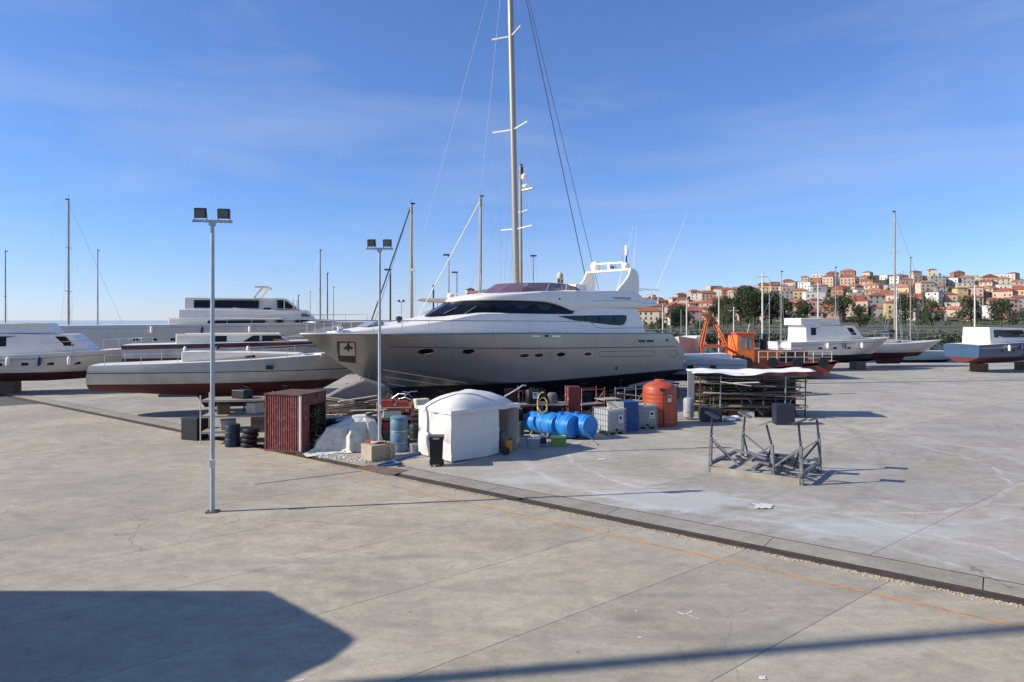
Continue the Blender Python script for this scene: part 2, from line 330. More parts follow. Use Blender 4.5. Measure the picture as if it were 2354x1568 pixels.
# rust flakes and gravel along the front lip of the channel
gr = M(); rnd = random.Random(3)
for i in range(5200):
    s = rnd.uniform(-3, 20); o = -0.255 - abs(rnd.gauss(0, 0.075)); r = rnd.uniform(0.005, 0.017)
    if rnd.random() > 0.35 + 0.65 * (0.5 + 0.5*math.sin(s*1.9)): continue
    p = P0 + D*s + Nn*o; a = rnd.uniform(0, 3)
    gr.box((p.x, p.y, r*0.4), (r*2, r*1.5, r), a)
o = gr.obj('gravel', mat('yellow_gravel', (0.46, 0.36, 0.22), 0.9, var=0.4, scale=9, pos=True)); o['kind'] = 'stuff'; o['label'] = 'yellowish gravel and rust flakes along the rail channel'
# litter
for k, (x, y, sx) in enumerate(((1470, 1466, 0.035), (1462, 1405, 0.03), (1752, 1559, 0.06), (1905/1.3778, 1455/1.3778, 0.16), (1752, 1165, 0.3))):
    p = G(x, y); m = M(); n = 7
    rows = [[(p.x + sx*(i/n - .5)*1.6 + 0.3*sx*math.sin(j*2.1+k), p.y + sx*(j/3 - .5)*1.5, 0.006 + 0.12*sx*abs(math.sin(i*1.9 + j*1.3 + k))) for j in range(4)] for i in range(n+1)]
    m.grid(rows); names = ['scrap of white paper in front of the long dark shadow', 'tiny white paper scrap beside the dark smear on the front slab', 'white litter scrap at the bottom right of the yard', 'flat pale scrap on the concrete beyond the rail channel', 'crumpled white plastic sheet at the right end of the dusty apron']
    tag(m.obj('paper_scrap' if k < 4 else 'plastic_sheet', mat('litter_white', (0.58, 0.56, 0.52), 0.85, var=.2, scale=12), smooth=60), names[k], 'litter')
# sea
sea = M(); sea.grid([[(-9000, QY - 4, -1.3), (9000, QY - 4, -1.3)], [(-9000, 12000, -1.3), (9000, 12000, -1.3)]])
sm = mat('sea_water', (0.02, 0.05, 0.075), 0.12, var=0.2, scale=0.02, bump=0.6, bscale=0.7, pos=True); struct(sea.obj('sea', sm))
# ---------------------------------------------------------------- boats: shared hull builder
def hull(stem_u, bd, bc, zc, zk, zd, tr, ns=44, nb=5, nt_=10, flare=0.9, round_=False, vmul=1.0):
    """rows of (u, v, z) for the port side, keel to sheer, stern to stem"""
    rows = []
    for i in range(ns + 1):
        t = 1 - (1 - i/ns)**1.25; row = []
        k, c, d = zk(t), zc(t), zd(t); B, Cc = bd(t)*vmul, bc(t)*vmul
        pts = []
        if round_:
            for j in range(nb + nt_ + 1):
                s = j/(nb + nt_); z = k + (d - k)*s
                pts.append((B*(1 - (1 - s)**2.6)**0.75 * (1 - 0.04*s), z))
        else:
            for j in range(nb): s = j/nb; pts.append((Cc*s, k + (c - k)*s**(1.0 + 0.3*(1-t))))
            fl = max(0.0, (t - 0.55)/0.45)
            for j in range(nt_ + 1):
                s = j/nt_; gg = (1 - fl)*(1 - (1 - s)**1.7) + fl*s**(1 + flare*fl)
                pts.append((Cc + (B - Cc)*gg, c + (d - c)*s))
        for v, z in pts:
            u = t*stem_u(z) + (1 - t)**4*tr(z); row.append((u, v, z))
        rows.append(row)
    return rows
def hull_mesh(rows):
    m = M(); m.grid(rows); m.grid([[(u, -v, z) for u, v, z in r] for r in rows])
    a = rows[0]; m.add(a + [(u, -v, z) for u, v, z in a], [(j, j+1, len(a)+j+1, len(a)+j) for j in range(len(a)-1)])   # transom
    return m
def deck_mesh(rows, drop=0.0, inset=0.03):
    m = M(); m.grid([[(r[-1][0], max(0, r[-1][1]-inset)*f, r[-1][2] - drop + 0.05*(1 - f*f)) for f in (-1, -.5, 0, .5, 1)] for r in rows]); return m
_bounds = {}
def side_point(rows, u, z, dflt=(3.0, Vector((0, 1, 0)))):
    """port half breadth of the hull at (u, z) and its outward normal"""
    best = None
    key = id(rows)
    if key not in _bounds: _bounds[key] = [(min(p[0] for p in rows[i] + rows[i+1]), max(p[0] for p in rows[i] + rows[i+1])) for i in range(len(rows)-1)]
    for i in range(len(rows)-1):
        if not (_bounds[key][i][0] - 1e-6 <= u <= _bounds[key][i][1] + 1e-6): continue
        for j in range(len(rows[0])-1):
            q = (rows[i][j], rows[i+1][j], rows[i+1][j+1], rows[i][j+1])
            if not (min(p[0] for p in q)-1e-6 <= u <= max(p[0] for p in q)+1e-6): continue
            if min(p[2] for p in q)-1e-6 <= z <= max(p[2] for p in q)+1e-6:
                a, b, c, d = [Vector(p) for p in q]
                n = (b - a).cross(d - a)
                if n.length < 1e-9 or abs(n.y) < 1e-6: continue
                n.normalize()
                if n.y < 0: n = -n
                v = a.y - ((u - a.x)*n.x + (z - a.z)*n.z)/n.y
                if best is None or v > best[0]: best = (v, n)
    return best or dflt
def two_tone(name, top, low, zline, stripe=None, rough=0.22, metal=0.0, coat=0.6, extra=None, slope=0.0):
    m = bpy.data.materials.new(name); m.use_nodes = True; t = m.node_tree; b = t.nodes['Principled BSDF']; N = t.nodes.new; K = t.links.new
    oc = N('ShaderNodeTexCoord'); sp = N('ShaderNodeSeparateXYZ'); K(oc.outputs['Object'], sp.inputs[0])
    zz = N('ShaderNodeMath'); zz.operation = 'MULTIPLY_ADD'; K(sp.outputs[0], zz.inputs[0]); zz.inputs[1].default_value = slope; K(sp.outputs[2], zz.inputs[2])
    n = N('ShaderNodeTexNoise'); n.inputs['Scale'].default_value = 0.8; n.inputs['Detail'].default_value = 6
    mp = N('ShaderNodeMapping'); mp.inputs['Scale'].default_value = (1.5, 1.5, 0.4); K(oc.outputs['Object'], mp.inputs[0]); K(mp.outputs[0], n.inputs[0])
    def ramp(c, v):
        r = N('ShaderNodeValToRGB'); r.color_ramp.elements[0].position = .3; r.color_ramp.elements[1].position = .7
        r.color_ramp.elements[0].color = tuple(x*(1-v) for x in c)+(1,); r.color_ramp.elements[1].color = tuple(x*(1+v) for x in c)+(1,); K(n.outputs[0], r.inputs[0]); return r.outputs[0]
    out = ramp(top, .06); mask_low = None
    bands = [(zline, low)]
    if stripe: bands = stripe + bands
    for zl, colr in bands:                                            # each band paints everything below its height
        g = N('ShaderNodeMath'); g.operation = 'LESS_THAN'; K(zz.outputs[0], g.inputs[0]); g.inputs[1].default_value = zl
        x = N('ShaderNodeMix'); x.data_type = 'RGBA'; K(g.outputs[0], x.inputs[0]); K(out, x.inputs[6]); K(ramp(colr, .2), x.inputs[7]); out = x.outputs[2]; mask_low = g.outputs[0]
    K(out, b.inputs['Base Color'])
    ro = N('ShaderNodeMapRange'); K(mask_low, ro.inputs[0]); ro.inputs[3].default_value = rough; ro.inputs[4].default_value = 0.75; K(ro.outputs[0], b.inputs['Roughness'])
    me = N('ShaderNodeMapRange'); K(mask_low, me.inputs[0]); me.inputs[3].default_value = metal; me.inputs[4].default_value = 0; K(me.outputs[0], b.inputs['Metallic'])
    co = N('ShaderNodeMapRange'); K(mask_low, co.inputs[0]); co.inputs[3].default_value = coat; co.inputs[4].default_value = 0; K(co.outputs[0], b.inputs['Coat Weight'])
    return m
# ---------------------------------------------------------------- the silver motor yacht
TH = R(41.7); YO = Vector((9.6, 46.5, 0)); YU = Vector((-math.cos(TH), -math.sin(TH), 0)); YV = Vector((math.sin(TH), -math.cos(TH), 0))
def yl(x, y, v):
    rx, rz = (x - CX)/F, -(y - HY)/F
    t = (v + YO.dot(YV))/(rx*YV.x + YV.y); p = Vector((t*rx, t, 0)) - YO
    return Vector((p.dot(YU), v, CH + t*rz))
yacht = thing('motor_yacht', 'large silver grey motor yacht with white cabin standing on blocks', 'motor yacht', YO, R(221.7))
stem = hermite([(0.4, 17.5), (0.75, 18.9), (1.02, 20.0), (1.21, 20.8), (1.74, 21.64), (2.24, 22.41), (2.78, 23.28), (3.36, 24.17), (4.03, 25.03), (4.47, 25.65)])
ybd = hermite([(0, 2.9), (.2, 3.06), (.45, 3.14), (.6, 3.13), (.75, 2.98), (.85, 2.58), (.92, 1.9), (.96, 1.25), (.985, .7), (1, 0.02)])
ybc = hermite([(0, 2.72), (.3, 2.8), (.5, 2.8), (.65, 2.7), (.77, 2.36), (.85, 1.85), (.93, .98), (1, 0.01)])
yzc = hermite([(0, 1.7), (.5, 1.72), (.66, 1.77), (.77, 1.95), (.85, 2.48), (.93, 2.9), (1, 3.15)])
yzk = hermite([(0, .75), (.2, .5), (.6, .42), (.85, .62), (1, 1.02)])
yzd = hermite([(0, 4.22), (.3, 4.3), (.6, 4.42), (1, 4.47)])
ytr = hermite([(.5, .3), (1.7, -.38), (2.6, -.45), (3.5, .2), (4.23, 1.3)])
YR = hull(stem, ybd, ybc, yzc, yzk, yzd, ytr)
silver = two_tone('silver_hull_paint', (0.35, 0.328, 0.285), (0.008, 0.018, 0.034), 1.76, rough=0.32, metal=0.4, coat=0.25)
hull_mesh(YR).obj('hull', silver, yacht, 35)
deck_mesh(YR).obj('deck', white, yacht, 40)
cap = M(); cap.path([(r[-1][0], r[-1][1], r[-1][2]) for r in YR] , 0.045, 6); cap.path([(r[-1][0], -r[-1][1], r[-1][2]) for r in YR], 0.045, 6)
cap.obj('toe_rail', silver, yacht, 40)
# keel and swim platform
M().box((-0.55, 0, 2.25), (1.1, 5.0, 0.16)).obj('swim_platform', white, yacht, bevel=0.04)
kl = M(); kl.prism([(3, -.12, .6), (15, -.12, .6), (16, -.12, .42), (15, -.12, .3), (4, -.12, .3)], (0, .24, 0)); kl.obj('keel', mat('antifouling_navy', (0.008, 0.018, 0.034), 0.75, var=.3), yacht)
def hull_line(pts, off=0.0):
    return [Vector((u, side_point(YR, u, z)[0] + off, z)) for u, z in pts]
# styling groove
gl = M(); gz = hermite([(0.5, 3.32), (8, 3.46), (15, 3.62), (22, 3.86)])
us = [0.6 + 21.6*i/60 for i in range(61)]
gl.path(hull_line([(u, gz(u)) for u in us], -0.004), 0.022, 5)
gl.path([Vector((p.x, -p.y, p.z)) for p in hull_line([(u, gz(u)) for u in us], -0.004)], 0.022, 5)
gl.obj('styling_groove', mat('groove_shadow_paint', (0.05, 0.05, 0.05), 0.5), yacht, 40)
# spray rails on the bow bottom
def hp(x, y, off):
    v = 3.3
    while v > 0:                                                      # walk inwards until the line of sight meets the shell
        p = yl(x, y, v); q = side_point(YR, p.x, p.z, None)
        if q and q[0] >= v: break
        v -= 0.02
    p = yl(x, y, v); return Vector((p.x, v + off, p.z))
for (a, b) in (((880, 850), (1073, 881)), ((884, 866), (1012, 885)), ((881, 880), (932, 888))):
    pts = []
    for i in range(12):
        x = a[0] + (b[0]-a[0])*i/11; y = a[1] + (b[1]-a[1])*i/11
        pts.append(hp(x, y, 0.012))
    for sgn in (1, -1):
        M().path([Vector((p.x, p.y*sgn, p.z)) for p in pts], 0.022, 5).obj('spray_rail', mat('pale_rail', (0.7, 0.66, 0.6), 0.35), yacht, 40)
# portholes
def oval(u, z, a, b, m, name, parent, off=0.012, n=18, th=0.03, mirror=True):
    outs = []
    for sgn in ((1, -1) if mirror else (1,)):
        mm = M(); ring = []
        for i in range(n):
            an = 2*math.pi*i/n; uu = u + a*math.copysign(abs(math.cos(an))**0.85, math.cos(an)); z2 = z + b*math.copysign(abs(math.sin(an))**0.95, math.sin(an))
            v, nn = side_point(YR, uu, z2); ring.append((uu, (v + off)*sgn, z2))
        mm.prism(ring, (0, -th*sgn, 0)); outs.append(mm.obj(name, m, parent))
    return outs
for (x, y, w, h) in ((979, 808, 28, 10), (1076, 808, 25, 10.5), (1205, 817.5, 20, 9.5), (1238, 817, 20, 9.5), (1289, 815, 19, 10), (1351, 814, 17.5, 9.5)):
    p = yl(x, y, 2.8)
    for _ in range(5): v, nn = side_point(YR, p.x, p.z); p = yl(x, y, v)
    e = yl(x + w/2, y, p.y); a = abs(e.x - p.x); b = h/2*0.0225*1.0
    rims = oval(p.x, p.z, a + .035, b + .03, steel, 'porthole', yacht, 0.008)
    for k, sgn in enumerate((1, -1)):
        mm = M(); ring = []
        for i in range(18):
            an = 2*math.pi*i/18; uu = p.x + a*math.cos(an); z2 = p.z + b*math.sin(an); v, nn = side_point(YR, uu, z2); ring.append((uu, (v + .016)*sgn, z2))
        mm.prism(ring, (0, -.01*sgn, 0)); mm.obj('pane', glass, rims[k])
# long recessed panel aft, vents, fairleads
def hull_panel(name, pts, m, off=0.008, th=0.03):
    ring = []
    for x, y in pts:
        p = yl(x, y, 3.0)
        for _ in range(4): v, nn = side_point(YR, p.x, p.z); p = yl(x, y, v)
        ring.append((p.x, v + off, p.z))
    o = M().prism(ring, (0, -th, 0)).obj(name, m, yacht); M().prism([(u, -v, z) for u, v, z in ring], (0, th, 0)).obj(name, m, yacht); return o
def hull_loop(name, pts, rad, m):
    ring = []
    for x, y in pts:
        p = yl(x, y, 3.0)
        for _ in range(4): v, nn = side_point(YR, p.x, p.z); p = yl(x, y, v)
        ring.append(Vector((p.x, v, p.z)))
    for sgn in (1, -1): M().path([Vector((p.x, p.y*sgn, p.z)) for p in ring], rad, 5, closed=True).obj(name, m, yacht, 40)
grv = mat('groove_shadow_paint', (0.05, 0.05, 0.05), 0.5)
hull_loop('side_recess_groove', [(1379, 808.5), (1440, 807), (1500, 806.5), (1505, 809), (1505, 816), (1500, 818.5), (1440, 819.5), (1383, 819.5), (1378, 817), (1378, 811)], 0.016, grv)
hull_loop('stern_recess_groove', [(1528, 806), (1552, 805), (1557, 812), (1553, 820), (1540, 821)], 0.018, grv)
hull_panel('air_vent', [(1467, 781.5), (1483, 781.5), (1483, 787), (1467, 787)], dark, 0.008)
hull_panel('air_vent', [(1486, 781.5), (1502, 781.5), (1502, 787), (1486, 787)], dark, 0.008)
hull_panel('exhaust_port', [(1529, 782), (1533, 779), (1537, 782), (1533, 785.5)], dark, 0.008)
hull_panel('skin_fitting', [(1414, 843), (1419, 843), (1419, 850), (1414, 850)], dark, 0.01)
for (x0, x1, y) in ((928, 958, 774.5), (972, 1002, 773.5), (1222, 1240, 773), (1268, 1287, 773)):
    hull_panel('fairlead', [(x0, y-1.6), (x1, y-1.8), (x1, y+1.8), (x0, y+1.6)], steel, 0.02, 0.05)
hull_panel('fairlead_eye', [(1252, 769.5), (1260, 769.5), (1260, 775), (1252, 775)], dark, 0.015)
hull_panel('bow_fitting', [(893-97, 771.5), (800, 771.5), (800, 774), (796, 774)], steel, 0.02)
# anchor pocket with its anchor
for sgn in (1, -1):
    def fl(L, s=sgn): return [Vector((p.x, p.y*s, p.z)) for p in L]
    fr = [hp(x, y, 0.012) for x, y in ((774, 785), (817, 785), (817, 835), (779, 831))]
    pk = M().prism(fl(fr), (0, -.05*sgn, 0)).obj('anchor_pocket', mat('pocket_dark', (0.035, 0.028, 0.024), 0.35, 0.3), yacht)
    pl = [hp(x, y, 0.09) for x, y in ((779, 788), (812, 788), (814, 818), (779, 817))]
    M().prism(fl(pl), (0, -.02*sgn, 0)).obj('polished_plate', mat('brushed_plate', (.5, .47, .43), .35, .3), pk)
    an = M(); a, b = hp(797, 790, .14), hp(797, 806, .14); an.path(fl([a, b]), 0.05, 6)
    an.path(fl([hp(789, 801, .13), hp(797, 797, .17), hp(806, 801, .13)]), 0.06, 6); an.obj('anchor', dark, pk, 40)
# ---- cabin body
wb = hermite([(3.3, 2.35), (8, 2.45), (15, 2.45), (17, 2.36), (19, 2.12), (21, 1.72), (23, 1.0), (24.3, .25)])
zs = hermite([(3.3, 5.9), (9.6, 5.9), (10.2, 5.5), (16.6, 5.48), (17.6, 5.37), (19, 5.12), (21, 4.86), (23, 4.64), (24.3, 4.5)])
m = M(); rows = []
ul = [3.3, 3.6, 4, 5, 6.5, 8, 9, 9.5, 9.7, 9.9, 10.2, 10.6] + [11 + i*0.5 for i in range(27)] + [24.3]
for u in ul:
    b, s_, zd_ = wb(u), zs(u), yzd(u/25.65) - 0.03
    tip = 1.0 if u > 3.9 else 1.0
    row = []
    for f in (1, -1):
        pr = [(b, zd_), (b - .03, zd_ + .35*(s_-zd_)), (b - .09, zd_ + .8*(s_-zd_)), (b - .16*min(1, (s_-zd_)), s_ - .05), (b - .3*min(1, (s_-zd_)), s_), (b*.5, s_ + .06), ]
        pr = [(max(0.0, y), z) for y, z in pr]
        row.append([(u, f*y, z) for y, z in pr])
    rows.append(row[0] + [(u, 0, s_ + .08)] + row[1][::-1])
# slant the aft end
rows[0] = [(3.35 + (p[2] - 4.4)*(0.47), p[1], p[2]) for p in rows[0]]
rows[1] = [(3.7 + (p[2] - 4.4)*(0.42), p[1], p[2]) for p in rows[1]]
rows[2] = [(4.1 + (p[2] - 4.4)*(0.3), p[1], p[2]) for p in rows[2]]
m.grid(rows); n = len(rows[0]); m.add(rows[0], [tuple(range(n))]); m.add(rows[-1], [tuple(range(n))])
m.obj('cabin', white, yacht, 38)
# ---- glasshouse panes
B = [(18.72, 0), (18.35, .95), (17.55, 1.66), (16.5, 2.02), (15.3, 2.2), (13.4, 2.28), (11.6, 2.3), (10.0, 2.3)]
T = [(17.12, 0), (16.85, .85), (16.25, 1.42), (15.5, 1.76), (14.6, 1.95), (13.0, 2.05), (11.6, 2.1), (10.0, 2.12)]
def pane(i, ins=0.035, sgn=1, off=0.0, z0=5.37, z1=6.16):
    a0, a1 = Vector((B[i][0], B[i][1]*sgn, z0)), Vector((B[i+1][0], B[i+1][1]*sgn, z0)); b0, b1 = Vector((T[i][0], T[i][1]*sgn, z1)), Vector((T[i+1][0], T[i+1][1]*sgn, z1))
    c = (a0 + a1 + b0 + b1)/4; nrm = (a1 - a0).cross(b0 - a0).normalized()
    if nrm.dot(Vector((c.x - 12, c.y, 0))) < 0: nrm = -nrm
    q = [a0, a1, b1, b0]; q = [p + (c - p)*(ins/max(.4, (c - p).length)) + nrm*off for p in q]
    return q, nrm
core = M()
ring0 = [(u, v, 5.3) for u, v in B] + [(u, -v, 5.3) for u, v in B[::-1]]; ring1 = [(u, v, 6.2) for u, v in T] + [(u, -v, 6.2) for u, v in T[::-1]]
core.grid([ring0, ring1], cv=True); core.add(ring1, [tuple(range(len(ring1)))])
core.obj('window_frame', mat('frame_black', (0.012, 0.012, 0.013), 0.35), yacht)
for i in range(len(B) - 1):
    for sgn in (1, -1):
        q, nrm = pane(i, 0.05 if i < 4 else 0.02, sgn, 0.006); M().prism(q, -nrm*0.012).obj('windscreen_pane' if i < 4 else 'side_window', glass, yacht)
for i in (1, 2):
    a = Vector((B[i][0] + .0, B[i][1], 5.42)); b = Vector((T[i][0], T[i][1], 6.0)); d = (b - a)
    for sgn in (1, -1):
        ww = M(); o = Vector((.05, .03*sgn, .03)); p0 = Vector((a.x, a.y*sgn, a.z)) + o; p1 = Vector((a.x + d.x*.75, (a.y + d.y*.75)*sgn, a.z + d.z*.75)) + o
        ww.path([p0, p1], 0.014, 5); ww.obj('wiper', steel, yacht)
# ---- flybridge moulding: roof over the glass, skirt and aft overhang
wf = hermite([(1.4, 1.95), (1.9, 2.22), (4, 2.34), (12, 2.36), (13.5, 2.28), (14.6, 2.1), (15.5, 1.88), (16.3, 1.52), (16.9, 1.0), (17.25, .45), (17.34, .05)])
zb = hermite([(1.4, 6.08), (4.1, 5.88), (8.5, 5.82), (9.4, 5.74), (10.1, 5.62), (11, 5.86), (12.0, 6.06), (12.8, 6.13), (15.3, 6.15), (17.34, 6.08)])
zt = hermite([(1.4, 6.42), (3.2, 6.58), (4, 6.92), (5, 6.96), (8, 6.86), (12, 6.72), (14, 6.58), (15, 6.50), (16.2, 6.38), (17.0, 6.22), (17.34, 6.13)])
rows = []
for u in [1.4, 1.6, 1.9, 2.4, 3.0, 3.4, 3.8, 4.2] + [4.6 + i*.6 for i in range(8)] + [9.2 + i*.3 for i in range(17)] + [14.4, 14.8, 15.2, 15.6, 16.0, 16.3, 16.6, 16.85, 17.05, 17.2, 17.29, 17.34]:
    w_, z0, z1 = wf(u), zb(u), zt(u); h = z1 - z0; ins = min(.5, w_*.35); crown = 0.12 if u > 12 else 0.02
    half = [(0, z0), (w_*.9, z0), (w_ - .03, z0 + .02), (w_, z0 + .06), (w_ - .02, z0 + .45*h), (w_ - .06 - .1*min(1, h), z0 + .86*h), (w_ - .12 - .12*min(1, h), z1), (max(.02, w_ - ins), z1 + .03), (0, z1 + crown)]
    half = [(max(0.0, y), z) for y, z in half]
    rows.append([(u, y, z) for y, z in half] + [(u, -y, z) for y, z in half[::-1][1:-1]])
m = M(); m.grid(rows, cv=True); n = len(rows[0]); m.add(rows[0], [tuple(range(n))]); m.add(rows[-1], [tuple(range(n))])
m.obj('flybridge', white, yacht, 42)
# moulding crease and lettering-like script on the flybridge side
mc = M(); mc.path([Vector((u, wf(u) - .005, zb(u) + .42*(zt(u) - zb(u)))) for u in [2 + i*.5 for i in range(14)]], .012, 5)
mc.obj('moulding_line', mat('moulding_grey', (.35, .35, .35), .4), yacht)
lt = M(); pts = []
for i in range(70):
    u = 6.55 - i*.026; pts.append(Vector((u, wf(u) + .004 - .03, 6.48 + .045*math.sin(i*1.35) + .02*math.sin(i*.5))))
lt.path(pts, .012, 4); lt.obj('name_script', dark, yacht)
M().lathe([(.001, 0), (.055, 0), (.055, .03), (.001, .03)], 14, (11.3, wf(11.3) - .02, 6.32), Matrix.Rotation(R(-90), 3, 'X')).obj('side_light', dark, yacht)
# saloon side window
for sgn in (1, -1):
    pts = [(1284.8, 726.5), (1360, 725), (1432, 724.4), (1440.6, 725.5), (1440.5, 731), (1438, 739), (1433, 745.5), (1426, 748), (1405, 747), (1377, 744), (1350, 741), (1320, 736.5), (1300, 731)]
    ring = [];
    for x, y in pts:
        p = yl(x, y, 2.4); ring.append((p.x, sgn*(2.455 - .09*max(0, (p.z - 4.4))/1.2 + .0), p.z))
    so = M().prism(ring, (0, -.05*sgn, 0)).obj('saloon_window', glass, yacht)
    for xx in (1345, 1378, 1412): p0, p1 = yl(xx, 726, 2.4), yl(xx, 740, 2.4); M().bar((p0.x, sgn*2.42, p0.z), (p1.x, sgn*2.45, p1.z), .03, .02).obj('window_divider', black, so)
# flybridge wind deflector, tinted
tint = mat('purple_tinted_acrylic', (0.21, 0.125, 0.16), 0.07, var=.15, alpha=.78, spec=.7)
FB = [(15.0, 0, 6.64), (14.6, .85, 6.62), (13.6, 1.5, 6.66), (11.9, 1.85, 6.74), (10.4, 1.95, 6.82), (9.1, 1.95, 6.87)]
FT = [(13.9, 0, 7.16), (13.55, .75, 7.17), (12.75, 1.28, 7.2), (11.4, 1.62, 7.25), (10.1, 1.74, 7.2), (9.3, 1.8, 7.06)]
for i in range(5):
    for sgn in (1, -1):
        q = [Vector((p[0], p[1]*sgn, p[2])) for p in (FB[i], FB[i+1], FT[i+1], FT[i])]; c = sum(q, Vector())/4
        q = [p + (c - p)*(.02) for p in q]; nr = (q[1]-q[0]).cross(q[3]-q[0]).normalized(); M().prism(q, nr*.015).obj('deflector_pane', tint, yacht)
tr_ = M(); tr_.path([Vector(p) for p in FT], .022, 6); tr_.path([Vector((p[0], -p[1], p[2])) for p in FT], .022, 6)
tr_.obj('deflector_rail', steel, yacht, 40)
cs = M(); cs.box((8.6, .9, 7.05), (1.0, 1.3, .45)); cs.box((7.2, -.6, 7.0), (1.6, 1.8, .35)); cs.obj('helm_seat', white, yacht, bevel=.06)
# arch
fin = [(5.85, 6.85), (5.5, 7.12), (5.0, 7.5), (4.62, 7.85), (4.42, 8.15), (4.3, 8.46), (4.0, 8.45), (3.68, 8.3), (3.48, 8.05), (3.42, 7.5), (3.5, 6.6)]
arch = M().prism([(u, 1.82, z) for u, z in fin], (0, .14, 0)); arch.prism([(u, -1.96, z) for u, z in fin], (0, .14, 0))
arch.box((4.12, 0, 8.39), (.46, 3.7, .13)); ar = arch.obj('radar_arch', white, yacht, 35, bevel=.03)
def arch_part(name, mm, mt, smooth=40): return mm.obj(name, mt, ar, smooth)
def dome(u, v, z, r, h): return M().lathe([(r*.7, 0), (r*.8, .08*h), (r, .3*h), (r, .62*h), (r*.86, .82*h), (r*.5, .95*h), (.01, h)], 16, (u, v, z))
arch_part('satellite_dome', dome(4.1, -1.25, 8.46, .33, .66), white)
arch_part('satellite_dome', dome(4.1, 1.35, 8.46, .26, .42), white)
arch_part('radar_pedestal', M().lathe([(.16, 0), (.13, .18), (.18, .2), (.18, .34), (.02, .36)], 12, (4.2, .1, 8.46)), white)
arch_part('radar_scanner', M().box((4.2, .15, 8.9), (.14, 2.0, .1), R(8)), white)
arch_part('antenna_mast', M().tube((4.1, 1.1, 8.46), (4.1, 1.1, 10.0), .03), steel)
arch_part('antenna_canister', M().lathe([(.11, 0), (.11, .62), (.06, .66)], 10, (4.0, 1.35, 9.35)), white)
arch_part('antenna_canister', M().lathe([(.05, 0), (.05, .5)], 8, (4.0, 1.35, 8.88)), dark)
arch_part('anemometer', M().box((4.1, 1.1, 9.95), (.3, .05, .05)).tube((4.1, 1.1, 9.9), (4.1, 1.1, 10.25), .012), steel)
arch_part('horn', M().lathe([(.04, 0), (.07, .2), (.1, .26)], 8, (4.3, .75, 8.46)), steel)
arch_part('floodlight', M().box((4.35, .45, 8.6), (.15, .2, .16)), dark)
for p0, p1 in ((yl(1418, 668, 1.5), yl(1455, 520, 1.5)), (yl(1455, 622, 1.2), yl(1463, 520, 1.2)), (yl(1508, 664, 1.9), yl(1580, 490, 1.9))):
    M().path([p0, p0 + (p1 - p0)*.4, p1], .022, 5, .006).obj('whip_antenna', mat('antenna_white', (.75, .75, .75), .4), yacht)
for (x, zz_) in ((6.2, 0), (6.6, 0)): M().path([(x, .4, 6.9), (x - .3, .4, 7.6)], .012, 5).obj('bimini_pole', steel, yacht)
ar2 = M(); ar2.path([yl(1467, 664, 1.9), yl(1513, 667, 1.9), Vector((yl(1513, 667, 1.9).x, -1.9, yl(1513, 667, 1.9).z)), Vector((yl(1467, 664, 1.9).x, -1.9, yl(1467, 664, 1.9).z))], .022, 6)
for xx in (1480, 1498, 1512):
    p = yl(xx, 666, 1.9); ar2.path([p, (p.x, 1.9, 6.45)], .016, 5); ar2.path([(p.x, -1.9, p.z), (p.x, -1.9, 6.45)], .016, 5)
ar2.obj('aft_rail', steel, yacht, 40)
M().box((2.4, 0, 6.6), (1.0, 1.6, .2)).obj('life_raft', white, yacht, bevel=.06)
# side rails
def rail_v(u): return max(0.06, ybd(min(1, u/25.65)) - .12)
for sgn in (1, -1):
    pts = []
    zr = hermite([(3.0, 4.62), (8.3, 4.62), (8.9, 4.7), (9.6, 5.02), (24, 5.08), (25.3, 5.0)])
    for i in range(70): u = 3.0 + 22.3*i/69; pts.append((u, sgn*rail_v(u), zr(u)))
    if sgn == 1: pts.append((25.35, 0, 5.0))
    M().path(pts, .021, 6).obj('handrail', steel, yacht, 40)
    for x in (745, 784, 858, 924, 985.5, 1040.5, 1091, 1139, 1185.5, 1226, 1266, 1305, 1340.6, 1376, 1410, 1442, 1475):
        u = yl(x, 750, 2.7).x
        for _ in range(6): u = yl(x, 750, rail_v(u)).x
        zd_ = yzd(u/25.65); M().path([(u, sgn*rail_v(u), zd_), (u, sgn*rail_v(u), zr(u))], .016, 5).obj('stanchion', steel, yacht)
# foredeck gear
wl = M().lathe([(.2, 0), (.2, .12), (.12, .18), (.16, .3), (.02, .33)], 12, (23.9, .35, 4.5)); wl.obj('windlass', steel, yacht, 40)
ht = M(); ht.prism([(22.6, -.5, 4.78), (22.0, -.5, 5.06), (21.7, -.5, 5.08), (21.6, -.5, 4.9)], (0, 1.0, 0)); ht.obj('deck_hatch', mat('clear_hatch', (.25, .27, .28), .12), yacht, bevel=.03)
sl = M().lathe([(.09, 0), (.09, .14), (.16, .2), (.16, .36), (.03, .4)], 12, (20.6, .2, 4.9)); sl.obj('searchlight', dark, yacht, 40)
# blocks and props that carry it
def prop(u, v, ztop, lean): return u, v, ztop, lean
def stand_mesh(h):
    pst = M(); pst.tube((0, 0, h*.45), (0, 0, h - .05), .035, n=8)
    return pst
def boat_stand(label, loc, rz, h, group='boat stands propping hulls', m=galv):
    t = thing('boat_stand', label, 'boat stand', loc, rz, group)
    M().tube((0, 0, h*.35), (0, 0, h - .06), .04, n=8).obj('post', m, t, 40)
    M().box((0, 0, h - .03), (.34, .26, .05), rot=Matrix.Rotation(R(16), 3, 'Y')).obj('pad', teak, t)
    for k in range(3):
        a = 2*math.pi*k/3 + .5; M().tube((.04*math.cos(a), .04*math.sin(a), h*.62), (.3*h*math.cos(a)*.9, .3*h*math.sin(a)*.9, .03), .028, n=6).obj('leg', m, t)
    return t
k = 0
names_u = ['aft quarter', 'engine room', 'midship window', 'paired portholes', 'forward porthole', 'bow flare']
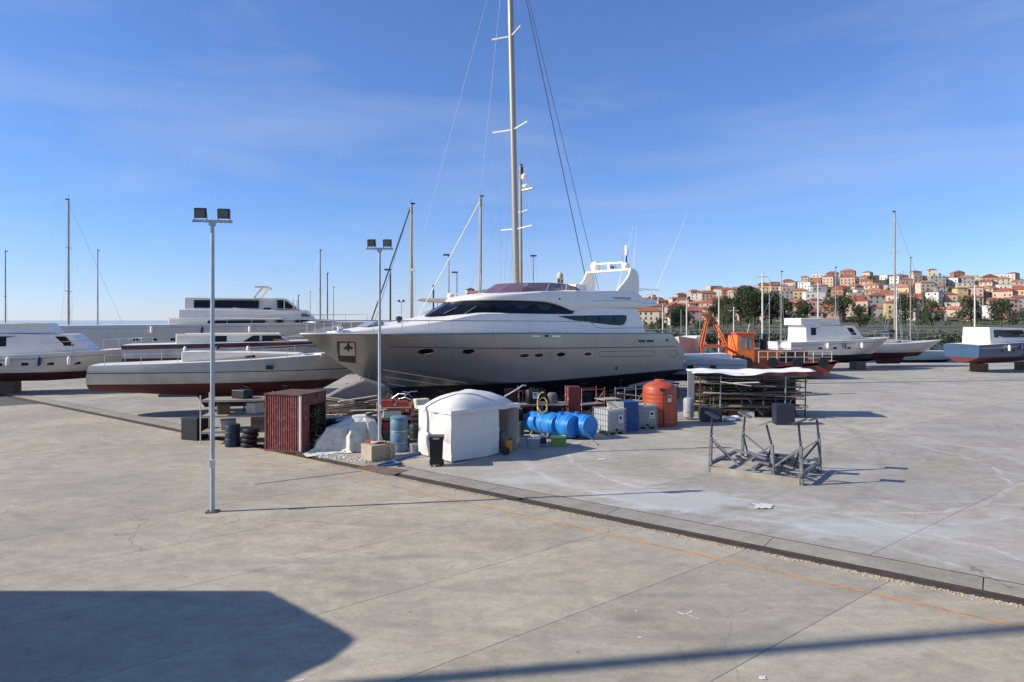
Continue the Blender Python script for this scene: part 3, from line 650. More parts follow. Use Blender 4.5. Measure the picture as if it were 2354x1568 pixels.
for i, u in enumerate((2.0, 5.5, 9.0, 12.5, 16.0, 19.0)):
    for sgn, sd in ((1, 'near side'), (-1, 'far side')):
        tt = min(1, u/24); v = ybc(tt)*.72; z = yzk(tt) + (yzc(tt) - yzk(tt))*.66
        p = YO + YU*u + YV*(v*sgn); boat_stand(f'steel prop under the {sd} of the silver yacht at its {names_u[i]}', p, random.uniform(0, 3), z + .02, 'props under the silver yacht', dark)
    p = YO + YU*(u + .9)
    tag(M().box((p.x, p.y, .15), (.5, .9, .27), R(41.7)).obj('keel_block', teak, bevel=.02), f'timber block under the keel of the silver yacht at its {names_u[i]}', 'keel block', 'keel blocks of the silver yacht')
# ---------------------------------------------------------------- other boats
def simple_hull(L, B, zk, zd0, zd1, zc, rake=.16, full=.8, sail=False, ns=26):
    st = hermite([(zk - .1, L*(1 - rake*1.5)), (zk + .3*(zd1-zk), L*(1 - rake)), (zd1, L)])
    b2 = B/2
    bd = hermite([(0, b2*(.72 if sail else .92)), (.3, b2*.98), (.5, b2), (.72, b2*.86), (.88, b2*.5), (1, .01)])
    bc = hermite([(0, b2*.85), (.5, b2*.86), (.75, b2*.6), (.9, b2*.25), (1, .01)])
    zcf = hermite([(0, zc), (.6, zc + .05), (1, zc + .45*(zd1 - zc))]); zkf = hermite([(0, zk + (.5*(zc - zk) if sail else .1)), (.5, zk), (1, zk + .35*(zc - zk))])
    zdf = hermite([(0, zd0), (.45, (zd0*.6 + zd1*.4) - (.1 if sail else 0)), (1, zd1)]); tr = lambda z: (zd0 - z)*(-.25 if sail else .05)
    return hull(st, bd, bc, zcf, zkf, zdf, tr, ns, 4, 7, .7, sail), bd, zdf
def tube_obj(name, pts, r, m, parent, n=5, r1=None): return M().path(pts, r, n, r1).obj(name, m, parent, 40)
def sailboat(label, loc, rz, L, B, zk, zd0, zd1, mast, col, low, zline, detail=True, mcol=None, stripe=None, name='sailing_boat', keel=True):
    """mast: list of (u, height z, radius, lean_u, spreader list [(z, half, sweep)], forestay (du, material, r) or None)"""
    t = thing(name, label, 'sailing boat', loc, rz)
    rows, bd, zdf = simple_hull(L, B, zk, zd0, zd1, zline, .2, sail=True)
    hull_mesh(rows).obj('hull', two_tone(name + '_hull_' + str(len(bpy.data.materials)), col, low, zline, stripe, rough=.35, coat=.15), t, 50)
    deck_mesh(rows).obj('deck', offwhite, t, 40)
    if keel: M().prism([(L*.3, -.12, zk + .35), (L*.62, -.12, zk + .35), (L*.56, -.12, .32), (L*.34, -.12, .32)], (0, .24, 0)).obj('keel', mat('antifouling_red', (.09, .018, .018), .8, var=.3), t)
    z0 = zdf(.45); cr = M(); w = B*.28
    cr.prism([(L*.28, -w, z0 - .1), (L*.7, -w*.6, z0 - .0), (L*.66, -w*.6, z0 + .32), (L*.5, -w, z0 + .42), (L*.28, -w, z0 + .5)], (0, 2*w*.8, 0)); cr.obj('coachroof', white, t, bevel=.05)
    if detail:
        for s in (1, -1):
            for k in range(3): M().box((L*(.34 + .08*k), s*(w*.62) - w*.2, z0 + .22), (.5, w*1.7 if False else .06, .14)).obj('cabin_window', glass, t)
        for s in (1, -1):
            pts = [(u*L, s*max(.05, bd(u)*.96), zdf(u) + .55) for u in [.05 + .93*i/16 for i in range(17)]]; tube_obj('lifeline', pts, .014, steel, t)
            for i in range(9): u = .05 + .93*i/8; tube_obj('stanchion', [(u*L, s*max(.05, bd(u)*.96), zdf(u)), (u*L, s*max(.05, bd(u)*.96), zdf(u) + .55)], .014, steel, t)
    for (u, zm, r, lean, spr, fs, mm) in mast:
        tube_obj('mast', [(u, 0, z0), (u + lean*.5, 0, (z0 + zm)/2), (u + lean, 0, zm)], r, mm, t, 10, r*.8)
        M().box((u + lean - .1, 0, zm + .06), (.35, .1, .12)).tube((u + lean, 0, zm), (u + lean, 0, zm + .5), .012, n=4).obj('masthead', dark, t)
        bm_l = min(L*.36, u - .2)
        M().tube((u - .1, 0, z0 + 1.1), (u - bm_l, 0, z0 + 1.2), r*.7, n=8).obj('boom', mm, t, 40)
        if bm_l > 1.5: M().path([(u - .15, 0, z0 + 1.35), (u - bm_l*.4, 0, z0 + 1.38), (u - bm_l*.95, 0, z0 + 1.3)], .17, 8, .09).obj('sail_cover', mat('navy_canvas', (.02, .03, .06), .85), t, 40)
        for (zs_, hw, sw) in spr:
            f = (zs_ - z0)/(zm - z0)
            for s in (1, -1): tube_obj('spreader', [(u + lean*f, 0, zs_), (u + lean*f + sw, s*hw, zs_ + .12)], .05 if r > .12 else .03, mm if r < .12 else white, t)
        wr = M() ; rr = .012 if r > .14 else .008
        for s in (1, -1):
            chain = [(u - .3, s*B*.44, z0)] + [(u + lean*(zs_-z0)/(zm-z0) + sw, s*hw, zs_ + .12) for zs_, hw, sw in spr] + [(u + lean, 0, zm - .2)]
            tube_obj('shroud', chain, rr, wire, t, 4)
            for zs_, hw, sw in spr[:2]: tube_obj('shroud', [(u - .3, s*B*.42, z0), (u + lean*(zs_-z0)/(zm-z0), 0, zs_ - .1)], rr, wire, t, 4)
        if fs:
            for (du, zf, m_, r_) in fs: tube_obj('stay', [(u + lean, 0, zm - (.3 if zf is None else 0)), (du, 0, zd1 if zf is None else zf)], r_, m_, t, 5)
    return t
white_col = (.66, .60, .51); grey_col = (.42, .40, .37); navy = (.01, .015, .035); bordeaux = (.10, .018, .018)
# tall rig: mast foot seen just right of centre; boat lies parallel behind the silver yacht
MS = Vector((.45, 49.0, 0)); u_m = 13.0
tl = MS - YU*u_m
s1 = sailboat('tall masted sailing yacht lying behind the silver motor yacht', tl, R(221.7), 25, 5.6, .6, 2.9, 3.2,
    [(u_m, 35.0, .25, .95, [(11.9, 1.75, -.1), (19.3, 1.95, .35), (26.2, 1.6, .5)], [(u_m + 10.9, None, wire, .011), (3.6, 2.9, rope, .035), (2.0, 2.9, rope, .022), (u_m + 5, 3.1, wire, .006)], alu)], white_col, navy, 1.7)
for p, zf in ((YU*0, 0),): pass
# mizzen-like rig with radar, right behind
p = at(1198, 740, 62); p.z = 0
s2 = sailboat('sailing boat whose mast carries a radar and a satellite dome', p - YU*8, R(221.7), 18, 4.6, .5, 2.4, 2.8,
    [(8, CH + 355*62/F, .16, .1, [(CH + 248*62/F, 1.0, 0)], [(17, None, wire, .01)], tanmast)], white_col, navy, 1.5)
rd = M().box((8 - .1, .75, CH + 298*62/F), (.4, 1.7, .12)); rd.lathe([(.3, 0), (.36, .1), (.36, .22), (.1, .34)], 12, (7.9, .55, CH + 303*62/F)); rd.obj('radar', white, s2, 40)
M().lathe([(.2, 0), (.3, .15), (.3, .4), (.05, .6)], 12, (7.9, .3, CH + 322*62/F)).obj('satellite_dome', white, s2, 40)
M().tube((8, 0, CH + 325*62/F), (8, 0, CH + 352*62/F), .18, n=8).obj('dark_masthead_sleeve', dark, s2)
# tan mast with white furled forestay
p = at(1103, 740, 56); p.z = 0
s3 = sailboat('sailing boat with tan mast and white furled genoa', p - Vector((6.5, 0, 0))*-1, R(183), 13.5, 3.9, .5, 2.2, 2.6,
    [(6.5, CH + 282*56/F, .155, -.05, [(CH + 122*56/F, .9, 0)], [(13.2, None, mat('white_sailcloth', (.72, .70, .64), .7), .045), (.4, 2.2, wire, .008)], tanmast)], white_col, navy, 1.4)
# light grey mast with dark furled forestay left of it
p = at(947, 738, 50); p.z = 0
s4 = sailboat('sailing boat with pale grey mast and dark furled genoa', p + Vector((5.6, 0, 0)), R(184), 11.5, 3.6, .5, 2.2, 2.9,
    [(5.6, CH + 264*50/F, .135, 0, [(CH + 112*50/F, .8, -.2)], [(8.9, 4.2, mat('navy_sailcloth', (.03, .04, .07), .8), .055), (8.6, 4.2, mat('white_sailcloth', (.72, .70, .64), .7), .03)], alu)], white_col, navy, 1.4)
M().prism([(0.2, -1.3, 4.9), (4.4, -1.3, 4.95), (4.4, -1.3, 5.06), (.2, -1.3, 5.0)], (0, 2.6, 0)).obj('bimini_top', mat('bimini_brown', (.09, .07, .055), .8), s4)
for uu in (.5, 2.3, 4.2):
    for sy in (-1.2, 1.2): tube_obj('bimini_pole', [(uu, sy, 2.3), (uu, sy, 4.95)], .02, steel, s4)
# masts far left, afloat beyond the quay
far = [(738, 577, 95, .13, alu, 'white masted sailing boat far left between the white motor yacht and the lamp post', [(.32, .9, 0), (.62, .8, 0)], 186),
       (753, 629, 110, .10, dark, 'dark masted sailing boat just right of the white mast far left', [(.5, .7, 0)], 182),
       (766, 661, 130, .07, alu, 'small sailing boat with short thin mast far left', [(.5, .6, 0)], 178),
       (687, 680, 120, .09, dark, 'small dark masted boat behind the roof of the white motor yacht', [], 184),
       (713, 672, 150, .06, alu, 'farthest thin masted boat left of the white mast', [(.5, .7, 0)], 180)]
for (x, y, d, r, mm, lab, spr, hd) in far:
    z = CH - (y - HY)*d/F; Lb = 10 if d < 100 else 8; p = at(x, HY, d); p.z = -1.6
    zz = z + 1.6
    sailboat(lab, p + Vector((Lb*.52, 0, 0)), R(hd), Lb, 3.0, .3, 2.2, 2.6, [(Lb*.52, zz, r, .02, [(2 + f*(zz - 2), hw, sw) for f, hw, sw in spr], [(Lb*.98, None, wire, .01)], mm)], white_col, navy, 1.0, detail=False, keel=False)
# ---- motor boats
def motor_boat(label, loc, rz, L, B, zk, zd0, zd1, zc, tiers, col, low, zline, windows=(), stripe=None, rails=True, name='motor_boat', extra=None, wfac=.36, hcol=None, slope=0.0, cat='motor boat'):
    t = thing(name, label, cat, loc, rz); hc = hcol or white
    rows, bd, zdf = simple_hull(L, B, zk, zd0, zd1, zc, .16)
    hull_mesh(rows).obj('hull', two_tone(name + '_hull_' + str(len(bpy.data.materials)), col, low, zline, stripe, rough=.3, coat=.3, slope=slope), t, 40)
    deck_mesh(rows).obj('deck', offwhite, t, 40)
    def wd_(u, z, poly, wf_):
        us_ = [p[0] for p in poly]; zs_ = [p[1] for p in poly]; u0, u1 = min(us_), max(us_); f = max(0, (u - u0)/(u1 - u0) - .55)/.45
        return B*wf_*(1 - .42*f*f)*(1 - .05*(z - min(zs_)))
    for k, (poly, wf_) in enumerate(tiers):
        # resample the profile so that the front rounds off in plan, then join port and starboard
        pr = []
        for i in range(len(poly)):
            a, b = poly[i], poly[(i+1) % len(poly)]
            for j in range(4): pr.append((a[0] + (b[0]-a[0])*j/4, a[1] + (b[1]-a[1])*j/4))
        n_ = len(pr); P_ = [(u, wd_(u, z, poly, wf_), z) for u, z in pr]; Q_ = [(u, -v, z) for u, v, z in P_]
        mm = M(); mm.add(P_ + Q_, [tuple(range(n_))[::-1], tuple(range(n_, 2*n_))] + [(i, (i+1) % n_, n_ + (i+1) % n_, n_ + i) for i in range(n_)])
        mm.obj(['deckhouse', 'upper_house', 'roof', 'screen'][min(k, 3)], hc, t, bevel=.06)
        if k < len(tiers) - 1 or len(tiers) == 1:
            top = max(p[1] for p in poly); lip = [p for p in P_ if p[2] > top - .02]
            if len(lip) > 2: M().path([(u, v + .06, z + .02) for u, v, z in lip], .05, 6).obj('roof_lip', hc, t, 40); M().path([(u, -v - .06, z + .02) for u, v, z in lip], .05, 6).obj('roof_lip', hc, t, 40)
    for poly, wf_ in windows:
        host = min(tiers, key=lambda q: (abs(q[1] - wf_), abs(sum(p[1] for p in q[0])/len(q[0]) - sum(p[1] for p in poly)/len(poly))))[0]
        for s in (1, -1): M().prism([(u, s*(wd_(u, z, host, wf_) + .02), z) for u, z in poly], (0, -.06*s, 0)).obj('window', glass, t)
    if L > 9:
        ss = lambda u, z: side_point(rows, u, z, None)
        zq = zc + .55*(zd0 - zc)
        for i in range(int(L/3)):
            u = L*.25 + i*L*.5/int(L/3); q = ss(u, zq)
            if q:
                for s in (1, -1): M().box((u, s*(q[0] + .0), zq), (.42, .06, .2)).obj('porthole', glass, t, bevel=.05)
        for s in (1, -1):
            pts = []
            for i in range(24):
                u = L*(.02 + .9*i/23); zz_ = zdf(min(1, u/L)) - .32; q = ss(u, zz_)
                if q: pts.append((u, s*(q[0] + .01), zz_))
            if len(pts) > 3: M().path(pts, .045, 6).obj('rubbing_strake', steel, t, 40)
        for i in range(3):
            u = L*(.3 + .15*i); M().lathe([(.03, .0), (.12, .08), (.13, .5), (.05, .62)], 10, (u, -B*.5 - .12, zdf(.4) - .8)).obj('fender', [white, mat('navy_fender', (.02, .03, .08), .6)][i % 2], t, 40)
    if rails:
        for s in (1, -1):
            us = [.45 + .54*i/14 for i in range(15)]
            tube_obj('handrail', [(u*L, s*max(.05, bd(u)*.95), zdf(u) + .75) for u in us], .022, steel, t)
            for u in us[::2]: tube_obj('stanchion', [(u*L, s*max(.05, bd(u)*.95), zdf(u)), (u*L, s*max(.05, bd(u)*.95), zdf(u) + .75)], .018, steel, t)
    return t
# big white yacht at the left, bow to the right
d0 = 62.0
def bx(x): return (x - CX)*d0/F
def bz(y): return CH - (y - HY)*d0/F
L1 = 27.0; ox = bx(832) - L1
def bp(l): return [(bx(x) - ox, bz(y)) for x, y in l]
mb1 = motor_boat('big white motor yacht with two decks at the left edge', (bx(832) - L1*math.cos(R(14)), d0 + 3.4 - L1*math.sin(R(14)), 0), R(14), L1, 6.6, .5, bz(748), bz(740), 1.9,
    [(bp([(400, 775), (700, 775), (768, 748), (742, 734), (600, 733), (400, 733)]), .36), (bp([(420, 733), (705, 733), (688, 713), (420, 712)]), .34),
     (bp([(430, 712), (672, 712), (640, 686), (430, 685)]), .3)], (.55, .52, .48), navy, 1.7,
    [(bp([(592, 719), (610, 719), (610, 708), (596, 708)]), .30), (bp([(625, 709), (664, 709), (640, 690), (623, 690)]), .30), (bp([(450, 709), (585, 709), (585, 692), (450, 692)]), .30),
     (bp([(652, 748), (690, 748), (690, 735), (668, 735)]), .36), (bp([(700, 748), (738, 748), (728, 736), (700, 736)]), .36), (bp([(620, 748), (643, 748), (636, 736), (620, 736)]), .36), (bp([(480, 750), (600, 750), (600, 737), (480, 737)]), .36), (bp([(677, 727), (695, 727), (688, 721), (677, 721)]), .34)])
arch1 = M(); 
for s in (-1.9, 1.9): arch1.bar((bx(575) - ox, s, bz(686)), (bx(592) - ox, s, bz(664)), .5, .12)
arch1.box((bx(590) - ox, 0, bz(661)), (1.1, 4.2, .16)); arch1.obj('radar_arch', white, mb1)
for x in (660, 668, 640): M().box((bx(x) - ox, -2.1, bz(700)), (.08, .06, .9)).obj('window_pillar', white, mb1)
# bow bulwark sheer and people-height hatches at the bow
# bordeaux striped boat in front of it
d0 = 46.0; L2 = 13.0; ox = bx(742) - L2
mb2 = motor_boat('older boat with bordeaux stripe under its gunwale, left of the silver bow', (bx(742) - L2*math.cos(R(14)), d0 + 1.5 - L2*math.sin(R(14)), 0), R(14), L2, 4.0, .9, bz(790), bz(782), 1.3,
    [(bp([(420, 795), (660, 795), (652, 783), (628, 768), (420, 768)]), .34)], (.5, .47, .43), (.08, .02, .02), bz(818),
    [(bp([(640, 788), (657, 788), (628, 770), (642, 778)]), .34), (bp([(598, 784), (638, 784), (638, 771), (598, 771)]), .34), (bp([(500, 784), (592, 784), (592, 771), (500, 771)]), .34)], stripe=[(bz(786.5), (.095, .022, .018)), (bz(799), (.5, .47, .43))], rails=False)
M().box((bx(633) - ox, 0, bz(783)), (.9, 2.2, .25)).obj('orange_cover', mat('faded_orange_cloth', (.55, .2, .1), .8), mb2)
# ketch hull on stands in the left foreground
d0 = 35.5; L3 = 15.5; ox = bx(885) - L3
kt = sailboat('old white sailing boat hull with dark red bottom standing left of the silver bow', (bx(885) - L3*math.cos(R(12)), d0 + 2.6 - L3*math.sin(R(12)), 0), R(12), L3, 3.9, .95, bz(836), bz(806), [], (.44, .425, .39), bordeaux, bz(879), stripe=[(bz(851), (.02, .02, .02)), (bz(853), (.47, .455, .42)), (bz(877.5), (.03, .03, .03))], name='sailing_boat', detail=True)
def kx(x): return bx(x) - ox
for k, (x, y, w_, h_) in enumerate(((676, 826, .5, .35), (690, 822, .7, .3), (705, 828, .45, .5), (722, 818, .9, .25), (735, 822, .5, .3), (661, 836, .5, .2))):
    M().box((kx(x), -1.0 + .3*(k % 3), bz(y)), (w_, .6, h_), R(15*k)).obj('deck_gear', [offwhite, mat('sage_canvas', (.16, .19, .15), .8), white][k % 3], kt, bevel=.04)
for x in (608, 747): M().prism([(kx(x - 9), -1.97 if x < 700 else -1.1, bz(838 if x < 700 else 824.5)), (kx(x + 7), -1.97 if x < 700 else -1.02, bz(838 if x < 700 else 824.5)), (kx(x + 7), -1.97 if x < 700 else -1.02, bz(847 if x < 700 else 831)), (kx(x - 9), -1.97 if x < 700 else -1.1, bz(847 if x < 700 else 831))], (0, .06, 0)).obj('number_plate', dark, kt)
for i, (x, sd) in enumerate(((560, 'stern end'), (640, 'middle'), (783, 'bow end'))):
    yy_ = d0 + 2.6 + (bx(x) - bx(885))*math.tan(R(12)); boat_stand(f'dark jack stand under the {sd} of the old white sailing boat', (bx(x) + .3, yy_ - 1.25, 0), .4*i, 1.55, 'stands of the old sailing boat', dark)
    tag(M().box((bx(x) + .4, yy_ + .1, .16), (.9, .4, .3), R(12)).obj('keel_block', teak, bevel=.02), f'timber block under the keel at the {sd} of the old sailing boat', 'keel block', 'keel blocks of the old sailing boat')
# boats behind the stern of the silver yacht
d0 = 60.0; L4 = 6.5; ox = bx(1560)
mb3 = motor_boat('white motor boat bow showing behind the stern of the silver yacht', (bx(1566) + 2.6, d0 + 5.0, 0), R(242), L4, 2.6, .9, bz(790), bz(773), 1.4, [([(.6, 2.6), (3.6, 2.6), (2.8, 3.5), (.6, 3.6)], .36)], white_col, navy, 1.5, rails=False)
d0 = 47.0; L5 = 9.5
mb4 = motor_boat('pale grey boat lying between the orange tank and the orange crane', (bx(1702), d0, 0), R(178), L5, 3.2, .7, bz(826), bz(820), 1.3, [([(1.0, 2.2), (6.5, 2.2), (6.0, 2.55), (1.0, 2.7)], .38)], (.40, .40, .41), navy, bz(858), rails=False, stripe=[(bz(846), (.03, .04, .06)), (bz(848.5), (.38, .38, .4))])
# hard top of a motor yacht between the masts
d0 = 60.0; L6 = 17.0
def hz(y): return CH - (y - HY)*d0/F
mb5 = motor_boat('motor yacht behind, its beige hard top showing left of the silver cabin', (bx(950), d0 + 4, 0), R(-6), L6, 4.8, .5, 3.2, 3.6, 1.7, [([(2, 3.2), (9.5, 3.2), (8.2, 5.2), (2, 5.2)], .36), ([(1.2, 5.2), (7.2, 5.2), (6.8, 5.8), (1.2, 5.8)], .36)], white_col, navy, 1.6, [([(2.6, 4.2), (8.4, 4.2), (7.8, 5.0), (2.6, 5.0)], .36)])
ht = M().prism([(.1, -1.9, hz(690)), (.5, -1.9, hz(684)), (4.6, -1.9, hz(684)), (4.6, -1.9, hz(692)), (2.5, -1.9, hz(694.5))], (0, 3.8, 0)); ht.obj('hard_top', mat('beige_hardtop', (.46, .38, .29), .5), mb5, bevel=.05)
for uu in (1.4, 4.2):
    for sy in (-1.7, 1.7): tube_obj('hard_top_pole', [(uu, sy, 5.7), (uu, sy, hz(690))], .05, white, mb5)
M().lathe([(.25, 0), (.34, .15), (.34, .4), (.05, .6)], 12, (3.1, 0, hz(684))).box((3.3, .2, hz(672)), (1.2, .12, .12)).tube((3.2, .2, hz(684)), (3.2, .2, hz(671)), .05).obj('radar', white, mb5, 40)
# street-lamp like poles on the quay behind
for (x, y0, d, r, lab) in ((1031, 586, 72, .12, 'tall grey quay lamp pole with hooked head behind the silver cabin roof'), (1225, 588, 74, .11, 'grey quay lamp pole just right of the tallest mast'), (1050, 626, 76, .06, 'thin dark post beside the hooked quay lamp'), (996, 655, 70, .12, 'dark mooring post above the beige hard top'), (897, 620, 66, .11, 'dark post just right of the lamp post with two floodlights')):
    z = CH - (y0 - HY)*d/F; p = at(x, HY, d); t = thing('quay_pole', lab, 'pole', (p.x, p.y, 0), 0, 'poles along the quay behind')
    M().tube((0, 0, 0), (0, 0, z), r, r*.7, n=8).obj('pole', dark if 'dark' in lab else galv, t, 40)
    if 'lamp' in lab: M().box((-.25 if x < 1100 else .05, 0, z), (.7, .25, .16)).obj('lamp_head', dark, t)
# small anemometer like twin head on pole
p = at(922, 709, 64); t = thing('quay_pole', 'slim pole with a small twin head left of the silver cabin', 'pole', (p.x, p.y, 0), 0, 'poles along the quay behind')
z = CH - (694 - HY)*64/F; M().tube((0, 0, 0), (0, 0, z), .035, n=6).obj('pole', galv, t); M().box((-.22, 0, z + .1), (.18, .18, .2)).box((.22, 0, z + .1), (.18, .18, .2)).box((0, 0, z), (.5, .05, .05)).obj('twin_head', dark, t)
# ---------------------------------------------------------------- the yard in front of the yacht
YA = R(42)                                                            # the yard's own grid runs parallel to the yacht
ea = Vector((math.cos(YA), math.sin(YA), 0)); eb = Vector((math.sin(YA), -math.cos(YA), 0))   # along the yacht / towards the camera
# ---- lamp post on its concrete block
def lamp_post(label, base, zbase, top, rz=0.0):
    t = thing('lamp_post', label, 'lamp post', base, rz, 'floodlight posts in the yard'); h = top - zbase
    pm = mat('pale_blue_pole_paint', (.40, .44, .46), .45, .2, var=.12, scale=4, dirt=(.25, .2, .15), dirt_amt=.4)
    M().tube((0, 0, zbase), (0, 0, top), .062, .05, n=14).obj('pole', pm, t, 40)
    M().box((0, 0, zbase + .012), (.3, .3, .024)).obj('base_plate', rust, t)
    M().box((0, 0, top + .01), (1.0, .07, .07)).box((0, 0, top - .05), (.16, .12, .12)).obj('cross_bar', galv, t, bevel=.01)
    for sx, tilt in ((-.29, 8), (.29, -6)):
        mr = Matrix.Rotation(R(12), 3, 'X') @ Matrix.Rotation(R(tilt), 3, 'Z')
        fb = M().box((sx, -.02, top + .22), (.30, .17, .26), rot=mr).obj('floodlight', dark, t, bevel=.02)
        M().box((sx, -.02 - .10, top + .20), (.24, .02, .20), rot=mr).obj('lens', mat('floodlight_glass', (.10, .11, .09), .15), fb)
        [M().bar((sx + q_, 0, top + .03), (sx + q_, 0, top + .22), .02, .05).obj('bracket', galv, fb) for q_ in (-.15, .15)]
    M().box((.02, -.08, zbase + 1.3), (.12, .08, .2)).obj('junction_box', offwhite, t)
    return t
cb = Vector((-4.93, 24.05, 0))
blk_c = concrete('block_concrete', (.42, .33, .22), (.52, .42, .30), False)
blk = M().box((cb.x, cb.y, .285), (1.0, .78, .57), YA).obj('concrete_block', blk_c, bevel=.025)
tag(blk, 'square pale concrete block that carries the lamp post', 'concrete block')
lp1 = lamp_post('tall lamp post with two floodlights standing on the concrete block', (cb.x + .05, cb.y, 0), .57, 7.72)
lp2 = lamp_post('lamp post with two floodlights standing on bare concrete at the far left', (-7.97, 17.37, 0), 0, 7.72, .2)
for k, (dx, dy, c_, s_) in enumerate(((-.3, .1, (.45, .06, .05), .16), (-.1, -.15, (.7, .6, .5), .13), (.2, -.1, (.5, .2, .1), .12))):
    m = M(); rows = [[(cb.x + dx + s_*(i/5 - .5)*2, cb.y + dy + s_*(j/4 - .5)*1.6, .575 + .06*abs(math.sin(i*1.7 + j*2.3 + k)) + .03) for j in range(5)] for i in range(6)]
    m.grid(rows); o = m.obj('rag', mat('rag_%d' % k, c_, .9), smooth=60); md = o.modifiers.new('s', 'SOLIDIFY'); md.thickness = .02
    tag(o, ['crumpled red rag on the concrete block', 'crumpled cream rag on the concrete block', 'crumpled orange rag on the concrete block by the pole'][k], 'rag')
# ---- corrugated shed
redp = mat('chipped_red_paint', (.17, .034, .027), .6, var=.25, scale=3, dirt=(.45, .36, .32), dirt_amt=.35, dscale=11, stretch=(1, 1, .45))
fa = G(611, 1036); fb = G(690, 1042); fd = (fb - fa).normalized(); fn = Vector((fd.y, -fd.x, 0)); Wd = (fb - fa).length; Hs = 2.2
sh = thing('corrugated_shed', 'small red corrugated iron shed with flaking paint under the sailing boat', 'shed', fa)
def corr(p0, p1, z0, z1, pitch=.075, amp=.018):
    d = (p1 - p0); L = d.length; d = d.normalized(); n = Vector((d.y, -d.x, 0)); k = max(2, int(L/pitch*4)); rows = []
    for i in range(k + 1):
        q = p0 + d*(L*i/k) + n*(amp*math.copysign(abs(math.sin(i*math.pi/4*1.0 + .4))**.6, math.sin(i*math.pi/2 + .4))); rows.append([(q.x, q.y, z0), (q.x, q.y, z1)])
    return M().grid(rows)
bk = fb - fn*1.6
nsh = 3
for i in range(nsh):
    a = fd*(Wd*i/nsh + .004); b = fd*(Wd*(i+1)/nsh - .004); corr(a + fn*(.004*i), b + fn*(.004*i), .06, Hs - .02*(i % 2), .10, .018).obj('corrugated_sheet', redp, sh)
e0 = fb - fa
corr(e0 + Vector((.0, .0, 0)), e0 - fn*.55, .06, Hs).obj('corrugated_sheet', redp, sh)
corr(e0 - fn*.5, e0 - fn*1.6, Hs - .42, Hs).obj('corrugated_sheet', redp, sh)
corr(-fn*1.6, e0 - fn*1.6, .06, Hs).obj('corrugated_sheet', redp, sh); corr(-fn*1.6, Vector(), .06, Hs).obj('corrugated_sheet', redp, sh)
rf = M(); rf.prism([Vector((0, 0, Hs)) + fn*.06 - fd*.05, Vector((0, 0, Hs)) + fn*.06 + fd*(Wd + .05), Vector((0, 0, Hs)) - fn*1.65 + fd*(Wd + .05), Vector((0, 0, Hs)) - fn*1.65 - fd*.05], (0, 0, .05)); rf.obj('roof', rust, sh)
for q in (Vector((0, 0, 0)), e0, e0 - fn*1.6): M().box((q.x, q.y, Hs/2), (.07, .07, Hs), math.atan2(fd.y, fd.x)).obj('corner_post', offwhite if q == e0 else rust, sh)
M().bar(Vector((0, 0, .04)) + fn*.03, e0 + Vector((0, 0, .04)) + fn*.03, .06, .08).obj('sill', rust, sh)
# creeper leaves in its open side
lv = M(); rr_ = random.Random(5); mid = fa + e0 - fn*1.0
for i in range(500):
    p = Vector((mid.x + fn.x*rr_.uniform(-.55, .45) + .06 + rr_.uniform(-.1, .12), mid.y + fn.y*rr_.uniform(-.55, .45), abs(rr_.gauss(.8, .55)))); s_ = .05
    a = Vector((rr_.uniform(-1, 1), rr_.uniform(-1, 1), rr_.uniform(-1, 1)))*s_; b = Vector((rr_.uniform(-1, 1), rr_.uniform(-1, 1), rr_.uniform(-1, 1)))*s_
    lv.add([p - a, p + b, p + a, p - b], [(0, 1, 2, 3)])
cp = thing('creeper', 'dark green creeper growing over the open side of the red shed', 'plant', (0, 0, 0))
lv.obj('leaves', mat('creeper_leaf', (.035, .06, .02), .6, var=.4, scale=4), cp); M().path([(mid.x, mid.y, 0), (mid.x + .05, mid.y, .8), (mid.x - .05, mid.y, 1.6)], .02).obj('stem', teak, cp)
# ---- rack with odds and ends left of the shed
def rack(label, loc, rz, w, d, h, shelves, post_m, cat='rack', name='storage_rack', goods=None):
    t = thing(name, label, cat, loc, rz)
    for sx in (-1, 1):
        for sy in (-1, 1): M().tube((sx*w/2, sy*d/2, 0), (sx*w/2, sy*d/2, h), .024, n=8).obj('post', post_m, t, 40)
    for z in shelves:
        for sy in (-1, 1): M().bar((-w/2, sy*d/2, z), (w/2, sy*d/2, z), .03, .05).obj('beam', post_m, t)
        for k in range(5): M().box((-w/2 + w*(k + .5)/5, 0, z + .04), (w/5 - .015, d + .1, .025)).obj('shelf_board', wood, t)
    return t
redpost = mat('red_white_post', (.42, .10, .07), .55, var=.2, dirt=(.75, .72, .68), dirt_amt=.9, dscale=2.5, stretch=(1, 1, 2.2))
rk1 = rack('white post rack stuffed with scrap left of the red shed', (-11.6, 27.6, 0), .15, 2.6, 1.2, 2.0, (.45, 1.1, 1.75), offwhite)
rr_ = random.Random(11)
def clutter(prefix_labels, spots, mats_, seed):
    r = random.Random(seed)
    for k, (p, s_) in enumerate(spots):
        o = M().box((0, 0, s_[2]/2), s_).obj('crate', mats_[k % len(mats_)], bevel=.02); o.location = p; o.rotation_euler = (0, 0, r.uniform(-.5, .5))
        tag(o, prefix_labels[k], 'crate')
clutter(['grey crate on the lowest shelf of the white post rack', 'brown crate on the middle shelf of the white post rack', 'black crate on the top shelf of the white post rack', 'pale crate on the middle shelf of the white post rack, right end'],
        [((-12.0, 27.6, .51), (.6, .5, .4)), ((-12.2, 27.6, 1.16), (.5, .5, .4)), ((-11.4, 27.6, 1.81), (.7, .5, .35)), ((-10.9, 27.7, 1.16), (.5, .5, .45))], [galv, teak, black, offwhite], 2)
